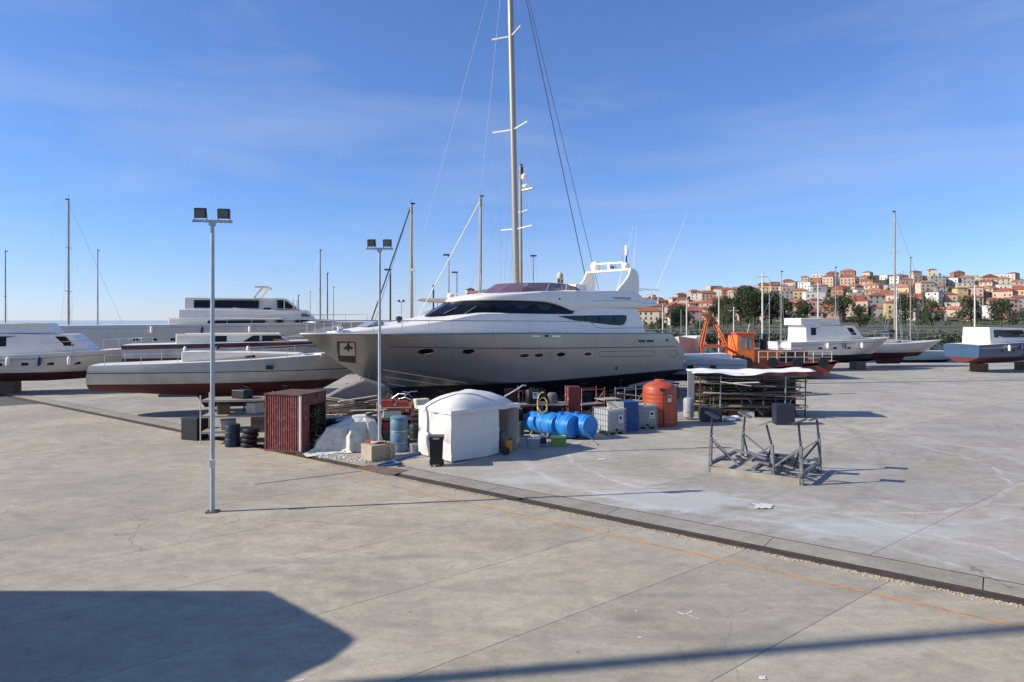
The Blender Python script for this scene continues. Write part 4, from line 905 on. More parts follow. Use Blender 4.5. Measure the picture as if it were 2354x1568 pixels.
# ---- tarpaulin heap
tp = mat('dirty_white_tarp', (.60, .58, .50), .75, var=.12, scale=2, dirt=(.32, .29, .23), dirt_amt=.6, dscale=2.6, bump=.8, bscale=7)
def cloth_heap(label, c, rz, size, res, boxes, frames, m, seed=1):
    """drape a sheet over some boxes with a short cloth simulation and keep the result as a plain mesh"""
    r = random.Random(seed); nx, ny = res; sx, sy = size; tmp = []
    top = max(b[0][2] + b[1][2]/2 for b in boxes)
    for bc_, bd_, ba in boxes:
        me = M().box(bc_, bd_, ba).mesh('tmp', None); o = bpy.data.objects.new('tmp', me); C.objects.link(o); tmp.append(o)
        md = o.modifiers.new('c', 'COLLISION'); o.collision.thickness_outer = .015; o.collision.cloth_friction = 12
    gp = bpy.data.objects.new('tmp', M().box((0, 0, -.1), (12, 12, .2)).mesh('tmp', None)); C.objects.link(gp); gp.modifiers.new('c', 'COLLISION'); gp.collision.thickness_outer = .01; gp.collision.cloth_friction = 30; tmp.append(gp)
    rows = [[(sx*(i/nx - .5), sy*(j/ny - .5), top + .05 + .02*r.random()) for j in range(ny + 1)] for i in range(nx + 1)]
    co = bpy.data.objects.new('tmp', M().grid(rows).mesh('tmp', None)); C.objects.link(co)
    cm = co.modifiers.new('cl', 'CLOTH'); st_ = cm.settings; st_.quality = 6; st_.mass = .25; st_.tension_stiffness = 18; st_.compression_stiffness = 12; st_.shear_stiffness = 6; st_.bending_stiffness = .35; st_.air_damping = 2
    cm.collision_settings.collision_quality = 3; cm.collision_settings.distance_min = .012; cm.collision_settings.use_self_collision = False
    cm.point_cache.frame_start = 1; cm.point_cache.frame_end = frames
    S.frame_start = 1; S.frame_end = frames
    for f in range(1, frames + 1): S.frame_set(f)
    dg = bpy.context.evaluated_depsgraph_get(); me = bpy.data.meshes.new_from_object(co.evaluated_get(dg))
    for o in tmp + [co]: bpy.data.objects.remove(o, do_unlink=True)
    S.frame_set(1)
    me.name = 'tarpaulin_heap'; me.materials.clear(); me.materials.append(m); me.shade_smooth()
    o = bpy.data.objects.new('tarpaulin_heap', me); C.objects.link(o); o.location = c; o.rotation_euler = (0, 0, rz)
    o.modifiers.new('s', 'SUBSURF').levels = 1; o.modifiers['s'].render_levels = 1
    return tag(o, label, 'tarpaulin')
cloth_heap('dirty white tarpaulin draped over a heap beside the concrete block', G(792, 1042) + Vector((0, .85, 0)), R(8), (4.3, 3.5), (76, 62), [((.45, .1, .55), (.9, .8, 1.1), .3), ((-.4, -.05, .45), (.8, .7, .9), -.2), ((.15, -.45, .3), (.5, .4, .6), .6), ((.35, .1, 1.18), (.5, .4, .24), .1), ((-1.0, -.15, .2), (.45, .5, .4), 0)], 48, tp)
# rubble at its foot
rb = M(); r = random.Random(8)
for i in range(420):
    xx = r.uniform(735, 850); q = G(xx, 1040 + (xx - 735)*.10 + r.uniform(0, 14)); s_ = r.uniform(.008, .045); rb.box((q.x, q.y, s_*.35), (s_*1.6, s_*1.2, s_*.8), r.uniform(0, 3))
o = rb.obj('rubble', mat('pale_rubble', (.55, .52, .46), .9, var=.3, scale=6)); o['kind'] = 'stuff'; o['label'] = 'pale rubble strewn along the foot of the tarpaulin heap'
gs = M()
for i in range(240):
    q = G(r.uniform(838, 866), r.uniform(1056, 1066)); h_ = r.uniform(.03, .09); a = r.uniform(0, 6.3); gs.add([(q.x, q.y, 0), (q.x + .012, q.y, 0), (q.x + .05*math.cos(a), q.y + .05*math.sin(a), h_)], [(0, 1, 2)])
o = gs.obj('weeds', mat('weed_green', (.06, .09, .03), .7)); o['kind'] = 'stuff'; o['label'] = 'tuft of weeds at the foot of the concrete block'
# ---- timber pile behind the tarpaulin (grey planks heaped, canopy frame)
tpile = thing('timber_pile', 'heap of weathered planks and battens behind the tarpaulin', 'timber pile', (-7.0, 29.0, 0))
r = random.Random(21)
for i in range(26):
    z = .15 + .075*i*.6 + (.9 if i > 16 else 0)*.4; a = r.uniform(-.35, .35) + (.5 if i % 5 == 0 else 0); L = r.uniform(1.6, 3.0)
    M().box((r.uniform(-.6, .9), r.uniform(-.5, .5), z), (L, r.uniform(.1, .22), .04), rot=Matrix.Rotation(a, 3, 'Z') @ Matrix.Rotation(r.uniform(-.14, .14), 3, 'Y')).obj('plank', [wood, mat('pale_plank', (.5, .45, .36), .85, var=.2), teak][i % 3], tpile)
M().prism([(-1.6, -.6, .0), (-1.4, -.6, 0), (1.6, -.6, 0), (1.6, .6, 0), (-1.6, .6, 0)], (0, 0, .14)).obj('bearer', teak, tpile)
# grey hipped boat cover behind
cv = M(); cv.prism([(-1.6, -1.1, 1.45), (1.7, -1.1, 1.45), (1.35, -1.1, 2.1), (.4, -1.1, 2.38), (-.6, -1.1, 2.0)], (0, 1.9, 0)); cvo = thing('covered_dinghy', 'dinghy under a grey cover on trestles behind the plank heap', 'dinghy', (-7.3, 30.8, 0), R(8))
cv.obj('cover', mat('grey_canvas', (.20, .175, .15), .85, var=.15), cvo, bevel=.08)
M().prism([(-1.7, -1.0, 1.4), (1.75, -1.0, 1.4), (1.3, -.7, .85), (-1.4, -.7, .85)], (0, 1.6, 0)).obj('hull', offwhite, cvo)
for sx in (-1.1, 1.1):
    for sy in (-.8, .7): M().bar((sx - .15, sy, 0), (sx, sy, 1.0), .06, .06).bar((sx + .15, sy, 0), (sx, sy, 1.0), .06, .06).obj('trestle', dark, cvo)
# dark blue crate behind
o = M().box((0, 0, .5), (1.5, .9, 1.0)).obj('tool_chest', mat('dark_blue_chest', (.02, .028, .045), .6), bevel=.03); o.location = (-7.2, 27.6, 0); o.rotation_euler = (0, 0, .2); tag(o, 'dark blue chest standing behind the tarpaulin heap', 'chest')
# ---- blue grey upright tank by the lamp post
bt = thing('water_butt', 'tall blue grey plastic drum beside the concrete block', 'drum', G(917, 1037))
bm_ = mat('blue_grey_plastic', (.10, .19, .26), .45, var=.1, dirt=(.3, .33, .33), dirt_amt=.4, stretch=(1, 1, .4), dscale=3)
M().lathe([(.30, 0), (.34, .04), (.34, .3), (.325, .33), (.34, .36), (.34, .75), (.325, .78), (.34, .81), (.34, 1.22), (.31, 1.27)], 24).obj('body', bm_, bt, 40)
M().lathe([(.345, 1.27), (.345, 1.33), (.30, 1.36), (.02, 1.37)], 24).obj('lid', bm_, bt, 40)
for z in (.34, .79): M().lathe([(.345, z), (.352, z + .02), (.345, z + .04)], 24).obj('hoop', galv, bt, 40)
# ---- red rack with crates behind the drum
rk2 = rack('red post rack with red crates behind the blue grey drum', (-4.9, 27.3, 0), .12, 1.4, .8, 1.75, (.5, 1.0, 1.45), redpost)
redc = mat('red_crate_plastic', (.38, .05, .035), .55, var=.2)
clutter(['red crate on the top shelf of the red rack, left', 'red crate on the top shelf of the red rack, right', 'pale crate on the middle shelf of the red rack', 'red crate on the lowest shelf of the red rack'],
        [((-5.2, 27.2, 1.51), (.5, .45, .28)), ((-4.6, 27.3, 1.51), (.5, .45, .22)), ((-5.0, 27.2, 1.06), (.7, .5, .3)), ((-5.1, 27.2, .56), (.7, .5, .34))], [redc, redc, offwhite, redc], 5)
r = random.Random(31)
jk = thing('scrap_heap', 'tangle of dark pipes and hose ends on top of the red rack', 'scrap', (-4.8, 27.4, 1.75))
for i in range(14):
    a = Vector((r.uniform(-.7, .7), r.uniform(-.3, .3), r.uniform(0, .1))); b = a + Vector((r.uniform(-.6, .6), r.uniform(-.2, .2), r.uniform(-.05, .3))); M().path([a, (a + b)/2 + Vector((0, 0, .1)), b], .025, 6).obj('pipe', [dark, rust, galv][i % 3], jk)
# ---- stack of boxes and the pale chair-like bin on top, left of the tent
st = thing('plank_stack', 'low stack of boards on crossed legs left of the white tent', 'board stack', G(957, 1025) + Vector((0, 1.6, 0)), .1)
for i in range(9): M().box((r.uniform(-.04, .04), 0, .62 + .075*i), (.75 + r.uniform(-.06, .06), .7, .06)).obj('board', [wood, offwhite, teak][i % 3], st)
for sx in (-1, 1): M().bar((sx*.3, -.3, 0), (-sx*.3, -.3, .6), .05, .05).bar((sx*.3, .3, 0), (-sx*.3, .3, .6), .05, .05).obj('leg', rust, st)
o = M().prism([(-.24, -.2, 0), (.2, -.2, 0), (.3, -.2, .42), (-.32, -.2, .42)], (0, .4, 0)).obj('planter', mat('cream_plastic', (.66, .60, .46), .6), bevel=.02); o.location = st.location + Vector((-.02, 0, 1.3)); o.rotation_euler = (0, 0, .5); tag(o, 'cream tapered planter box on top of the board stack', 'planter')
# ---- white tent
A = G(1037, 1065); Lt, Wt, ze = 3.25, 2.05, 1.86
tn_ = thing('work_tent', 'small white tarpaulin work tent with domed roof', 'tent', A, YA)
tm = mat('white_tent_sheet', (.68, .63, .56), .55, var=.04, scale=2, dirt=(.5, .47, .42), dirt_amt=.3, dscale=1.5, bump=.25, bscale=4)
# local x along the long side, local y away from the camera
def sheet(p0, p1, z0, z1, nx, nz, amp, seed, hem=.0):
    r_ = random.Random(seed); p0 = Vector(p0); p1 = Vector(p1); d = (p1 - p0); L = d.length; n = Vector((d.y, -d.x, 0)).normalized(); rows = []; ph = [r_.uniform(0, 6) for _ in range(6)]
    for i in range(nx + 1):
        f = i/nx; row = []
        for j in range(nz + 1):
            g_ = j/nz; w_ = amp*(math.sin(5.1*f*L + ph[0] + 2*g_) * .5 + .35*math.sin(3*g_*3 + 4*f + ph[1]) + .3*math.sin(11*f*L + 5*g_ + ph[2])) + amp*1.3*math.exp(-((g_ - .32 - .18*f)/.03)**2)
            q = p0 + d*f + n*w_*(1 - .7*(g_ > .97)); z = z0 + (z1 - z0)*g_ + (hem*math.sin(3*f*L + ph[3]) if j == 0 else 0); row.append((q.x, q.y, z))
        rows.append(row)
    return M().grid(rows)
sheet((0, 0, 0), (0, Wt, 0), .03, ze, 22, 22, .05, 1, .03).obj('end_sheet', tm, tn_, 70)
sheet((0, 0, 0), (2.25, 0, 0), .04, ze, 24, 24, .022, 2, .015).obj('front_sheet', tm, tn_, 70)
sheet((0, Wt, 0), (Lt, Wt, 0), .03, ze, 20, 12, .03, 3).obj('back_sheet', tm, tn_, 70)
sheet((Lt, .1, 0), (Lt, Wt, 0), .03, ze, 16, 12, .03, 4).obj('end_sheet', tm, tn_, 70)
rows = []; n1, n2 = 30, 22; r = random.Random(6)
for i in range(n1 + 1):
    s_ = -1 + 2*i/n1; row = []
    for j in range(n2 + 1):
        t_ = -1 + 2*j/n2
        q_ = (abs(s_)**5.0 + abs(t_)**5.0)**(1/5.0); z = ze + .50*(1 - min(1, q_)**2.7) + .07*math.exp(-(s_*s_*9 + t_*t_*5)) - .02*abs(math.sin(7*s_))*max(0, 1 - q_) + .012*math.sin(9*s_ + 3*t_)*(1 - q_ if q_ < 1 else 0) + .012*math.sin(23*s_ + 6*t_)*max(0, 1 - q_)
        row.append((Lt/2 + s_*(Lt/2 + .05), Wt/2 + t_*(Wt/2 + .05), z))
    rows.append(row)
mroof = M().grid(rows); per = [rows[i][0] for i in range(n1 + 1)] + [rows[n1][j] for j in range(1, n2 + 1)] + [rows[i][n2] for i in range(n1 - 1, -1, -1)] + [rows[0][j] for j in range(n2 - 1, 0, -1)]
mroof.grid([per, [(p[0], p[1], p[2] - .14 - .015*math.sin(k*.9)) for k, p in enumerate(per)]], cv=True); mroof.obj('roof_sheet', tm, tn_, 60)
for q in ((0, 0), (2.25, .03), (Lt, .03), (0, Wt), (Lt, Wt)): M().tube((q[0] + .03, q[1] + .04, 0), (q[0] + .03, q[1] + .04, ze - .02), .02, n=6).obj('pole', dark if q[0] == 2.25 else galv, tn_)
# bin
bn = thing('wheelie_bin', 'black wheeled rubbish bin in front of the white tent', 'bin', G(1003, 1070.5), R(4))
bm2 = M(); sec = [(.20, .22, .1), (.205, .225, .14), (.235, .27, .92), (.255, .29, .93), (.255, .29, .98)]
rws = [[(sx*w_, sy*d_, z) for sx, sy in ((-1, -1), (-.85, -1.0), (.85, -1.0), (1, -1), (1, 1), (-1, 1))] for w_, d_, z in sec]
bm2.grid(rws, cv=True); bm2.add(rws[0], [tuple(range(6))]); bm2.obj('body', black, bn, 30, bevel=.012)
lid = M(); lr = [[(sx*w_, sy*d_ , z) for sx, sy in ((-1, -1.05), (1, -1.05), (1, 1), (-1, 1))] for w_, d_, z in ((.27, .3, .985), (.27, .3, 1.02), (.24, .26, 1.06), (.1, .1, 1.07))]
lid.grid(lr, cv=True); lid.add(lr[-1], [(0, 1, 2, 3)]); lid.obj('lid', black, bn, 30, bevel=.01)
M().box((0, -.312, 1.0), (.22, .02, .05)).obj('handle_grip', mat('grey_grip', (.35, .35, .35), .5), bn)
for sx in (-1, 1):
    M().lathe([(.02, -.03), (.1, -.03), (.1, .03), (.02, .03)], 16, (sx*.22, .18, .1), Matrix.Rotation(R(90), 3, 'Y')).obj('wheel', black, bn, 40); M().box((sx*.15, -.16, .05), (.06, .06, .1)).obj('foot', black, bn)
M().tube((-.2, .31, .96), (.2, .31, .96), .018, n=6).obj('handle_bar', black, bn)
# hoses on the ground by the block
blue_h = mat('blue_layflat_hose', (.03, .09, .22), .5, var=.2)
for k, (pts, rad, m_, lab) in enumerate((([(905, 1062), (930, 1053), (955, 1047), (974, 1044)], .085, blue_h, 'thick blue hose running from the concrete block to the tent'), ([(866, 1073), (885, 1067), (905, 1064), (922, 1066), (905, 1071), (880, 1073)], .05, blue_h, 'dark blue hose coiled in front of the concrete block'), ([(885, 1070), (905, 1060), (925, 1068), (912, 1074), (930, 1072)], .022, black, 'thin black cable looped beside the blue hose'), ([(900, 1066), (896, 1040), (887, 1027), (880, 1022)], .03, mat('beige_hose', (.5, .42, .3), .6), 'beige hose hanging down the side of the concrete block'))):
    P_ = []
    for i, (x, y) in enumerate(pts):
        if k == 3: q = Vector((-4.42 + .02*i - (.25 if i > 1 else 0), 23.85 + .05*i, (.03, .35, .62, .62)[i]))
        else: q = G(x, y); q.z = rad*.6
        P_.append(q)
    D2 = []
    for i in range(len(P_) - 1):
        for j in range(5): D2.append(P_[i].lerp(P_[i+1], j/5))
    D2.append(P_[-1]); D3 = [D2[0]] + [(D2[i-1] + D2[i]*2 + D2[i+1])/4 for i in range(1, len(D2) - 1)] + [D2[-1]]
    tag(M().path(D3, rad, 8).obj('hose', m_, smooth=50), lab, 'hose')
# ---- rack with black tank, behind the blue tanks
rk3 = rack('red and white post rack carrying the black tank', (1.45, 30.9, 0), .05, 2.3, .9, 1.95, (.55, 1.12), redpost)
bk_ = thing('black_tank', 'black plastic tank with white label on the red and white rack', 'tank', (.95, 30.8, 1.18))
M().lathe([(.31, 0), (.33, .03), (.33, .58), (.30, .64), (.12, .68), (.12, .72), (.02, .72)], 20).obj('body', black, bk_, 40)
M().prism([(.02, -.34, .25), (.3, -.30, .25), (.3, -.30, .55), (.02, -.34, .55)], (0, .012, 0)).obj('label_plate', mat('white_label', (.7, .7, .68), .6), bk_)
M().box((.14, -.345, .46), (.12, .012, .08), R(8)).box((.14, -.345, .34), (.14, .012, .025), R(8)).obj('label_print', dark, bk_)
o = M().lathe([(.2, 0), (.24, .05), (.24, .42), (.16, .5)], 14).obj('gas_bottle', mat('grey_bottle', (.12, .12, .12), .5), smooth=40); o.location = (1.9, 30.8, 1.18); tag(o, 'squat dark bottle on the rack right of the black tank', 'bottle')
tag(M().path([(-.35, 30.3, 1.55), (.0, 30.3, 1.75), (.35, 30.4, 1.95), (.5, 30.5, 2.05), (.65, 30.6, 2.02)], .03, 8).obj('hose', mat('pale_hose', (.6, .58, .52), .6), smooth=50), 'pale hose arching from the tent to the black tank', 'hose')
yh = [(1.35 + .22*math.sin(i*.33), 28.9 + .1*math.cos(i*.33), 1.05 + .38*math.cos(i*.33) + .012*i) for i in range(40)]
tag(M().path(yh, .028, 8).obj('hose', mat('yellow_hose', (.5, .38, .12), .55), smooth=50), 'coiled yellow hose hanging over the nearest blue tank', 'hose')
# dark red locker
o = M().box((0, 0, .95), (.62, .6, 1.9)).obj('steel_locker', mat('dark_red_locker', (.15, .02, .018), .5, var=.2), bevel=.02); o.location = (2.95, 31.6, 0); o.rotation_euler = (0, 0, .1); tag(o, 'tall dark red steel locker behind the blue tanks', 'locker')
o = M().box((0, 0, .85), (.6, .5, 1.7)).obj('steel_locker', mat('dark_red_locker', (.15, .02, .018), .5, var=.2), bevel=.02); o.location = (-.1, 32.4, 0); tag(o, 'dark red steel locker half hidden behind the white tent', 'locker')
# ---- blue horizontal tanks
bl = mat('bright_blue_polyethylene', (.015, .19, .52), .38, var=.1, dirt=(.05, .12, .2), dirt_amt=.35, dscale=2)
def blue_tank(label, face, rad, L, zc_):
    t = thing('blue_tank', label, 'tank', (face.x, face.y, 0), YA - R(90), 'blue tanks lying in a row')     # local x points along eb (towards camera right)
    mt = Matrix.Rotation(R(90), 3, 'Y'); prof = [(.02, -L - .1), (rad*.6, -L - .08), (rad*.92, -L), (rad, -L + .1)]
    k = 3
    for i in range(k):
        za = -L + .1 + (L - .2)*i/k; zb_ = -L + .1 + (L - .2)*(i + 1)/k; prof += [(rad, za + .05), (rad, zb_ - .07), (rad*.955, zb_ - .05), (rad*.955, zb_ - .01)]
    prof += [(rad, -.1), (rad*.95, -.02), (rad*.8, .0), (rad*.4, .03), (.02, .035)]
    M().lathe(prof, 28, (0, 0, zc_), mt).obj('body', bl, t, 45)
    M().lathe([(.12, rad - .03), (.12, rad + .06), (.1, rad + .07), (.02, rad + .07)], 14, (-L*.5, 0, zc_)).obj('cap', mat('blue_cap', (.02, .12, .3), .5), t, 40)
    for f in (.2, .8): M().prism([(-L*f - .06, -rad*.8, 0), (-L*f - .06, rad*.8, 0), (-L*f - .06, rad*.6, zc_ - rad*.72), (-L*f - .06, 0, zc_ - rad*.97), (-L*f - .06, -rad*.6, zc_ - rad*.72)], (.12, 0, 0)).obj('cradle', teak, t)
    return t
blue_tank('nearest bright blue tank, lying by the green crate', G(1283, 1006) , .46, 1.75, .53)
blue_tank('middle of the three blue tanks, in the shade of the first', G(1320, 1010), .49, 1.6, .53)
blue_tank('right hand blue tank beside the caged container', G(1358, 1010), .50, 1.6, .53)
# prop leaning on tanks
pp = thing('leaning_pole', 'thin pole leaning over the blue tanks to the ground', 'pole', (0, 0, 0)); a, b = G(1374, 1023), at(1333, 982, 26.6)
M().tube(a, b, .018, n=6).obj('shaft', galv, pp); M().lathe([(.05, 0), (.05, .03)], 10, (a.x, a.y, 0)).obj('foot', dark, pp)
# ---- caged containers
def ibc(label, loc, rz, bm_x, cover=None):
    t = thing('caged_container', label, 'liquid container', loc, rz, 'caged liquid containers'); w_, d_, h_ = 1.0, 1.12, 1.0
    for sx in (-1, 0, 1): M().box((sx*.42, 0, .05), (.14, d_, .09)).obj('pallet_runner', wood, t)
    for k in range(5): M().box((0, -d_/2 + d_*(k + .5)/5, .115), (w_, d_/5 - .04, .03)).obj('pallet_board', wood, t)
    M().box((0, 0, .14 + h_*.48), (w_ - .06, d_ - .06, h_*.94)).lathe([(.11, .14 + h_*.93), (.11, 1.14), (.02, 1.15)], 14).obj('bottle', bm_x, t, 30, bevel=.05)
    bars = 6
    for i in range(bars + 1):
        x = -w_/2 + w_*i/bars
        for sy in (-1, 1): M().tube((x, sy*d_/2, .13), (x, sy*d_/2, 1.12), .011, n=5).obj('cage_bar', galv, t)
        y = -d_/2 + d_*i/bars
        if 0 < i < bars:
            for sx in (-1, 1): M().tube((sx*w_/2, y, .13), (sx*w_/2, y, 1.12), .011, n=5).obj('cage_bar', galv, t)
    for z in (.14, .38, .63, .87, 1.12): M().path([(-w_/2, -d_/2, z), (w_/2, -d_/2, z), (w_/2, d_/2, z), (-w_/2, d_/2, z)], .013, 5, closed=True).obj('cage_hoop', galv, t)
    lb = M().box((.2, -d_/2 - .015, .68), (.24, .012, .34)).obj('label_plate', mat('white_label', (.7, .7, .68), .6), t); M().box((.2, -d_/2 - .022, .72), (.14, .006, .14)).box((.2, -d_/2 - .022, .58), (.16, .006, .03)).obj('label_print', dark, lb)
    M().lathe([(.05, 0), (.05, .1)], 10, (0, -d_/2 - .08, .2), Matrix.Rotation(R(-90), 3, 'X')).obj('valve', dark, t)
    return t
milky = mat('milky_plastic', (.40, .40, .375), .45, var=.06, scale=2)
ibc('pale caged container between the blue tanks and the blue tarpaulin', G(1402, 1001) + ea*.1 + Vector((0, .7, 0)), YA - R(14), milky)
ibc('grey caged container beside the orange tank', G(1484, 987) + Vector((0, .62, 0)), R(10), mat('grey_milky_plastic', (.30, .32, .30), .5, var=.1))
# blue tarpaulin covered container
tc_ = thing('tarpaulin_cover', 'dark blue tarpaulin box with cream board between two caged containers', 'tarpaulin', G(1448, 992) + Vector((-.05, .55, 0)), R(14))
btm = mat('blue_tarpaulin', (.012, .055, .20), .5, var=.2, bump=.3, bscale=6)
rws = []
for i in range(9):
    z = .02 + 1.32*i/8; rws.append([(sx*(.36 + .02*math.sin(i*1.3 + k)), sy*(.5 + .02*math.cos(i*1.7 + k)), z) for k, (sx, sy) in enumerate(((-1, -1), (-.33, -1.04), (.33, -.97), (1, -1), (1.04, -.3), (.97, .4), (1, 1), (0, 1.03), (-1, 1), (-1.03, 0)))])
mm = M(); mm.grid(rws, cv=True); mm.add(rws[-1], [tuple(range(10))]); mm.obj('sheet', btm, tc_, 50)
M().prism([(-1.0, -.35, .85), (-.38, -.5, .62), (-.38, -.5, 1.36), (-1.15, -.3, 1.4)], (0, .05, 0)).obj('cream_board', mat('cream_board', (.66, .58, .42), .7), tc_)
M().box((-.9, .1, 1.45), (1.0, .8, .035), .2).obj('top_board', wood, tc_)
# ---- orange tank
ot = thing('orange_tank', 'upright orange polyethylene tank with domed top', 'tank', G(1525, 982) + Vector((0, .8, 0)))
om = mat('orange_polyethylene', (.40, .068, .024), .45, var=.12, scale=1.5, dirt=(.28, .07, .035), dirt_amt=.4, dscale=2)
prof = [(.80, 0), (.83, .03)]
for i in range(8): z = .15 + i*.2; prof += [(.83, z), (.835, z + .015), (.835, z + .05), (.83, z + .065)]
prof += [(.83, 1.78), (.80, 1.86), (.68, 1.97), (.5, 2.06), (.3, 2.12), (.27, 2.13), (.27, 2.18), (.24, 2.2), (.02, 2.2)]
M().lathe(prof, 44).obj('body', om, ot, 40)
M().path([(-.02, -.86, 1.72), (-.02, -.87, 1.0), (.0, -.87, .12), (.0, -.84, .08)], .022, 6).obj('drain_pipe', dark, ot, 40)
M().box((-.06, -.80, 1.79), (.27, .1, .12)).obj('overflow_box', mat('dark_maroon', (.08, .015, .015), .5), ot, bevel=.02)
lb = M().prism([(.18, -.832, 1.2), (.36, -.77, 1.2), (.36, -.77, 1.52), (.18, -.832, 1.52)], (.004, -.014, 0)).obj('label_plate', mat('white_label', (.7, .7, .68), .6), ot)
M().prism([(.215, -.828, 1.38), (.325, -.79, 1.38), (.325, -.79, 1.48), (.215, -.828, 1.48)], (.008, -.024, 0)).obj('label_print', dark, lb)
M().lathe([(.04, 0), (.04, .1)], 10, (0, -.93, .12), Matrix.Rotation(R(-90), 3, 'X')).obj('outlet', dark, ot, 40)
# ---- grey boiler shape and stored things right of it
bo = thing('old_boiler', 'upright pale grey cylinder standing right of the orange tank', 'boiler', G(1586, 966) + Vector((0, .3, 0)))
M().lathe([(.2, .1), (.27, .14), (.27, 1.0), (.24, 1.08), (.1, 1.13), (.02, 1.14)], 20).obj('body', mat('grey_enamel', (.33, .33, .32), .45, var=.12, dirt=(.12, .09, .06), dirt_amt=.5, dscale=5), bo, 40)
for a in (0, 2.1, 4.2): M().tube((.18*math.cos(a), .18*math.sin(a), 0), (.18*math.cos(a), .18*math.sin(a), .14), .025, n=6).obj('leg', dark, bo)
o = M().prism([(-.02, 0, 0), (.3, 0, 0), (.3, 0, 2.4), (-.02, 0, 2.4)], (0, .12, 0)).obj('upright_board', mat('grey_board', (.28, .28, .27), .7)); o.location = (9.35, 34.6, 0); tag(o, 'tall grey board standing upright behind the pale cylinder', 'board')
# ---- small plastic things in front of the blue tanks
def tub(label, loc, rz, w_, d_, h_, m_, name='plastic_crate', lidm=None, cat='crate'):
    t = thing(name, label, cat, loc, rz); mm = M(); a = [(-w_/2*.88, -d_/2*.88, 0), (w_/2*.88, -d_/2*.88, 0), (w_/2*.88, d_/2*.88, 0), (-w_/2*.88, d_/2*.88, 0)]; b = [(-w_/2, -d_/2, h_), (w_/2, -d_/2, h_), (w_/2, d_/2, h_), (-w_/2, d_/2, h_)]
    mm.grid([a, b], cv=True); mm.add(a, [(0, 1, 2, 3)]); mm.obj('body', m_, t); M().path([Vector(p) for p in b], .018, 5, closed=True).obj('rim', m_, t)
    if lidm: M().box((0, 0, h_ + .02), (w_*1.03, d_*1.03, .05)).obj('lid', lidm, t, bevel=.015)
    return t
gm_ = mat('green_crate_plastic', (.16, .30, .045), .5, var=.1)
tub('lime green plastic crate in front of the nearest blue tank', G(1284, 1027) + Vector((0, .15, 0)), .08, .6, .42, .36, gm_, lidm=mat('lime_lid', (.45, .62, .22), .5))
tub('clear grey storage tub in front of the tanks, left of the others', G(1206, 1030) + Vector((0, .2, 0)), .2, .5, .4, .42, mat('clear_grey_plastic', (.30, .31, .32), .3, var=.1))
tub('clear grey storage tub with white lid next to the left tub', G(1228, 1031) + Vector((0, .2, 0)), -.1, .48, .4, .36, mat('clear_grey_plastic', (.30, .31, .32), .3, var=.1), lidm=white)
jc = thing('jerrycan', 'orange yellow jerrycan standing in the tent opening', 'jerrycan', G(1167, 1041) + Vector((0, .1, 0)), YA)
M().box((0, 0, .24), (.34, .2, .46)).obj('body', mat('orange_jerrycan', (.60, .24, .03), .45), jc, bevel=.04); M().path([(-.1, 0, .46), (-.1, 0, .54), (.06, 0, .54), (.06, 0, .46)], .02, 6).obj('handle', mat('orange_jerrycan', (.6, .24, .03), .45), jc); M().lathe([(.035, .46), (.035, .53)], 10, (.12, 0, 0)).obj('cap', black, jc)
o = M().lathe([(.1, -.04), (.16, -.04), (.16, .04), (.1, .04)], 18, (0, 0, .16), Matrix.Rotation(R(90), 3, 'X')).obj('small_wheel', black, smooth=40); o.location = G(1162, 1046); o.rotation_euler = (0, 0, .6); tag(o, 'small black wheel on the ground by the tent corner', 'wheel')
tag(M().lathe([(.16, 0), (.16, .6), (.14, .64)], 14, G(1155, 1030)).obj('gas_bottle', mat('grey_bottle2', (.25, .25, .26), .5), smooth=40), 'grey gas bottle inside the tent opening', 'bottle')
mc_ = thing('pump', 'small engine pump with fittings between the tubs and the blue tank', 'pump', G(1246, 1028) + Vector((0, .3, 0)), .3)
M().box((0, 0, .22), (.3, .26, .26)).obj('engine_block', dark, mc_, bevel=.03); M().path([(-.25, -.18, .02), (-.25, -.18, .42), (.25, -.18, .42), (.25, -.18, .02)], .018, 6).path([(-.25, .18, .02), (-.25, .18, .42), (.25, .18, .42), (.25, .18, .02)], .018, 6).obj('frame', galv, mc_); M().lathe([(.1, 0), (.12, .04), (.05, .16)], 12, (.02, 0, .35)).obj('filter', white, mc_, 40)
# ---------------------------------------------------------------- right side of the yard
# timber rack under a white plastic sheet
tr0 = at(1590, 960, 34.5); tr0.z = 0
rk = thing('timber_rack', 'long open rack of old boards right of the orange tank', 'timber rack', tr0 + Vector((.35, 0, 0)), R(-6))
r = random.Random(41); LR = 5.4
for i, x in enumerate((0.05, 1.1, 2.2, 3.3, 4.4, LR)):
    for y in (0, 1.7):
        h_ = 2.35 - .12*abs(i - 2.5); M().tube((x, y, 0), (x + .04, y, h_), .035, n=6).obj('post', [rust, galv, dark][i % 3], rk)
for z in (.35, .95, 1.55):
    for y in (.0, 1.7): M().bar((0, y, z), (LR, y, z + .05), .05, .06).obj('beam', rust, rk)
pl2 = mat('grey_plank', (.16, .145, .12), .9, var=.3, scale=2, stretch=(.6, 5, 5)); pl3 = mat('pale_plank', (.5, .45, .36), .85, var=.2); pl4 = mat('olive_board', (.13, .12, .08), .85, var=.3)
for lvl, (z0, n) in enumerate(((.40, 16), (1.0, 20), (1.6, 34))):
    for i in range(n):
        y = r.uniform(.05, 1.6) if lvl < 2 else r.uniform(-.15, 1.7); L = r.uniform(1.6, 4.6); x = r.uniform(L/2 - .3, LR - L/2 + .4)
        z = z0 + .035*(i//2) + .02
        M().box((x, y, z), (L, r.uniform(.14, .42), .035), rot=Matrix.Rotation(r.uniform(-.12, .12), 3, 'Z') @ Matrix.Rotation(r.uniform(-.045, .045), 3, 'Y')).obj('plank', [pl2, pl4, pl3, wood, teak][i % 5], rk)
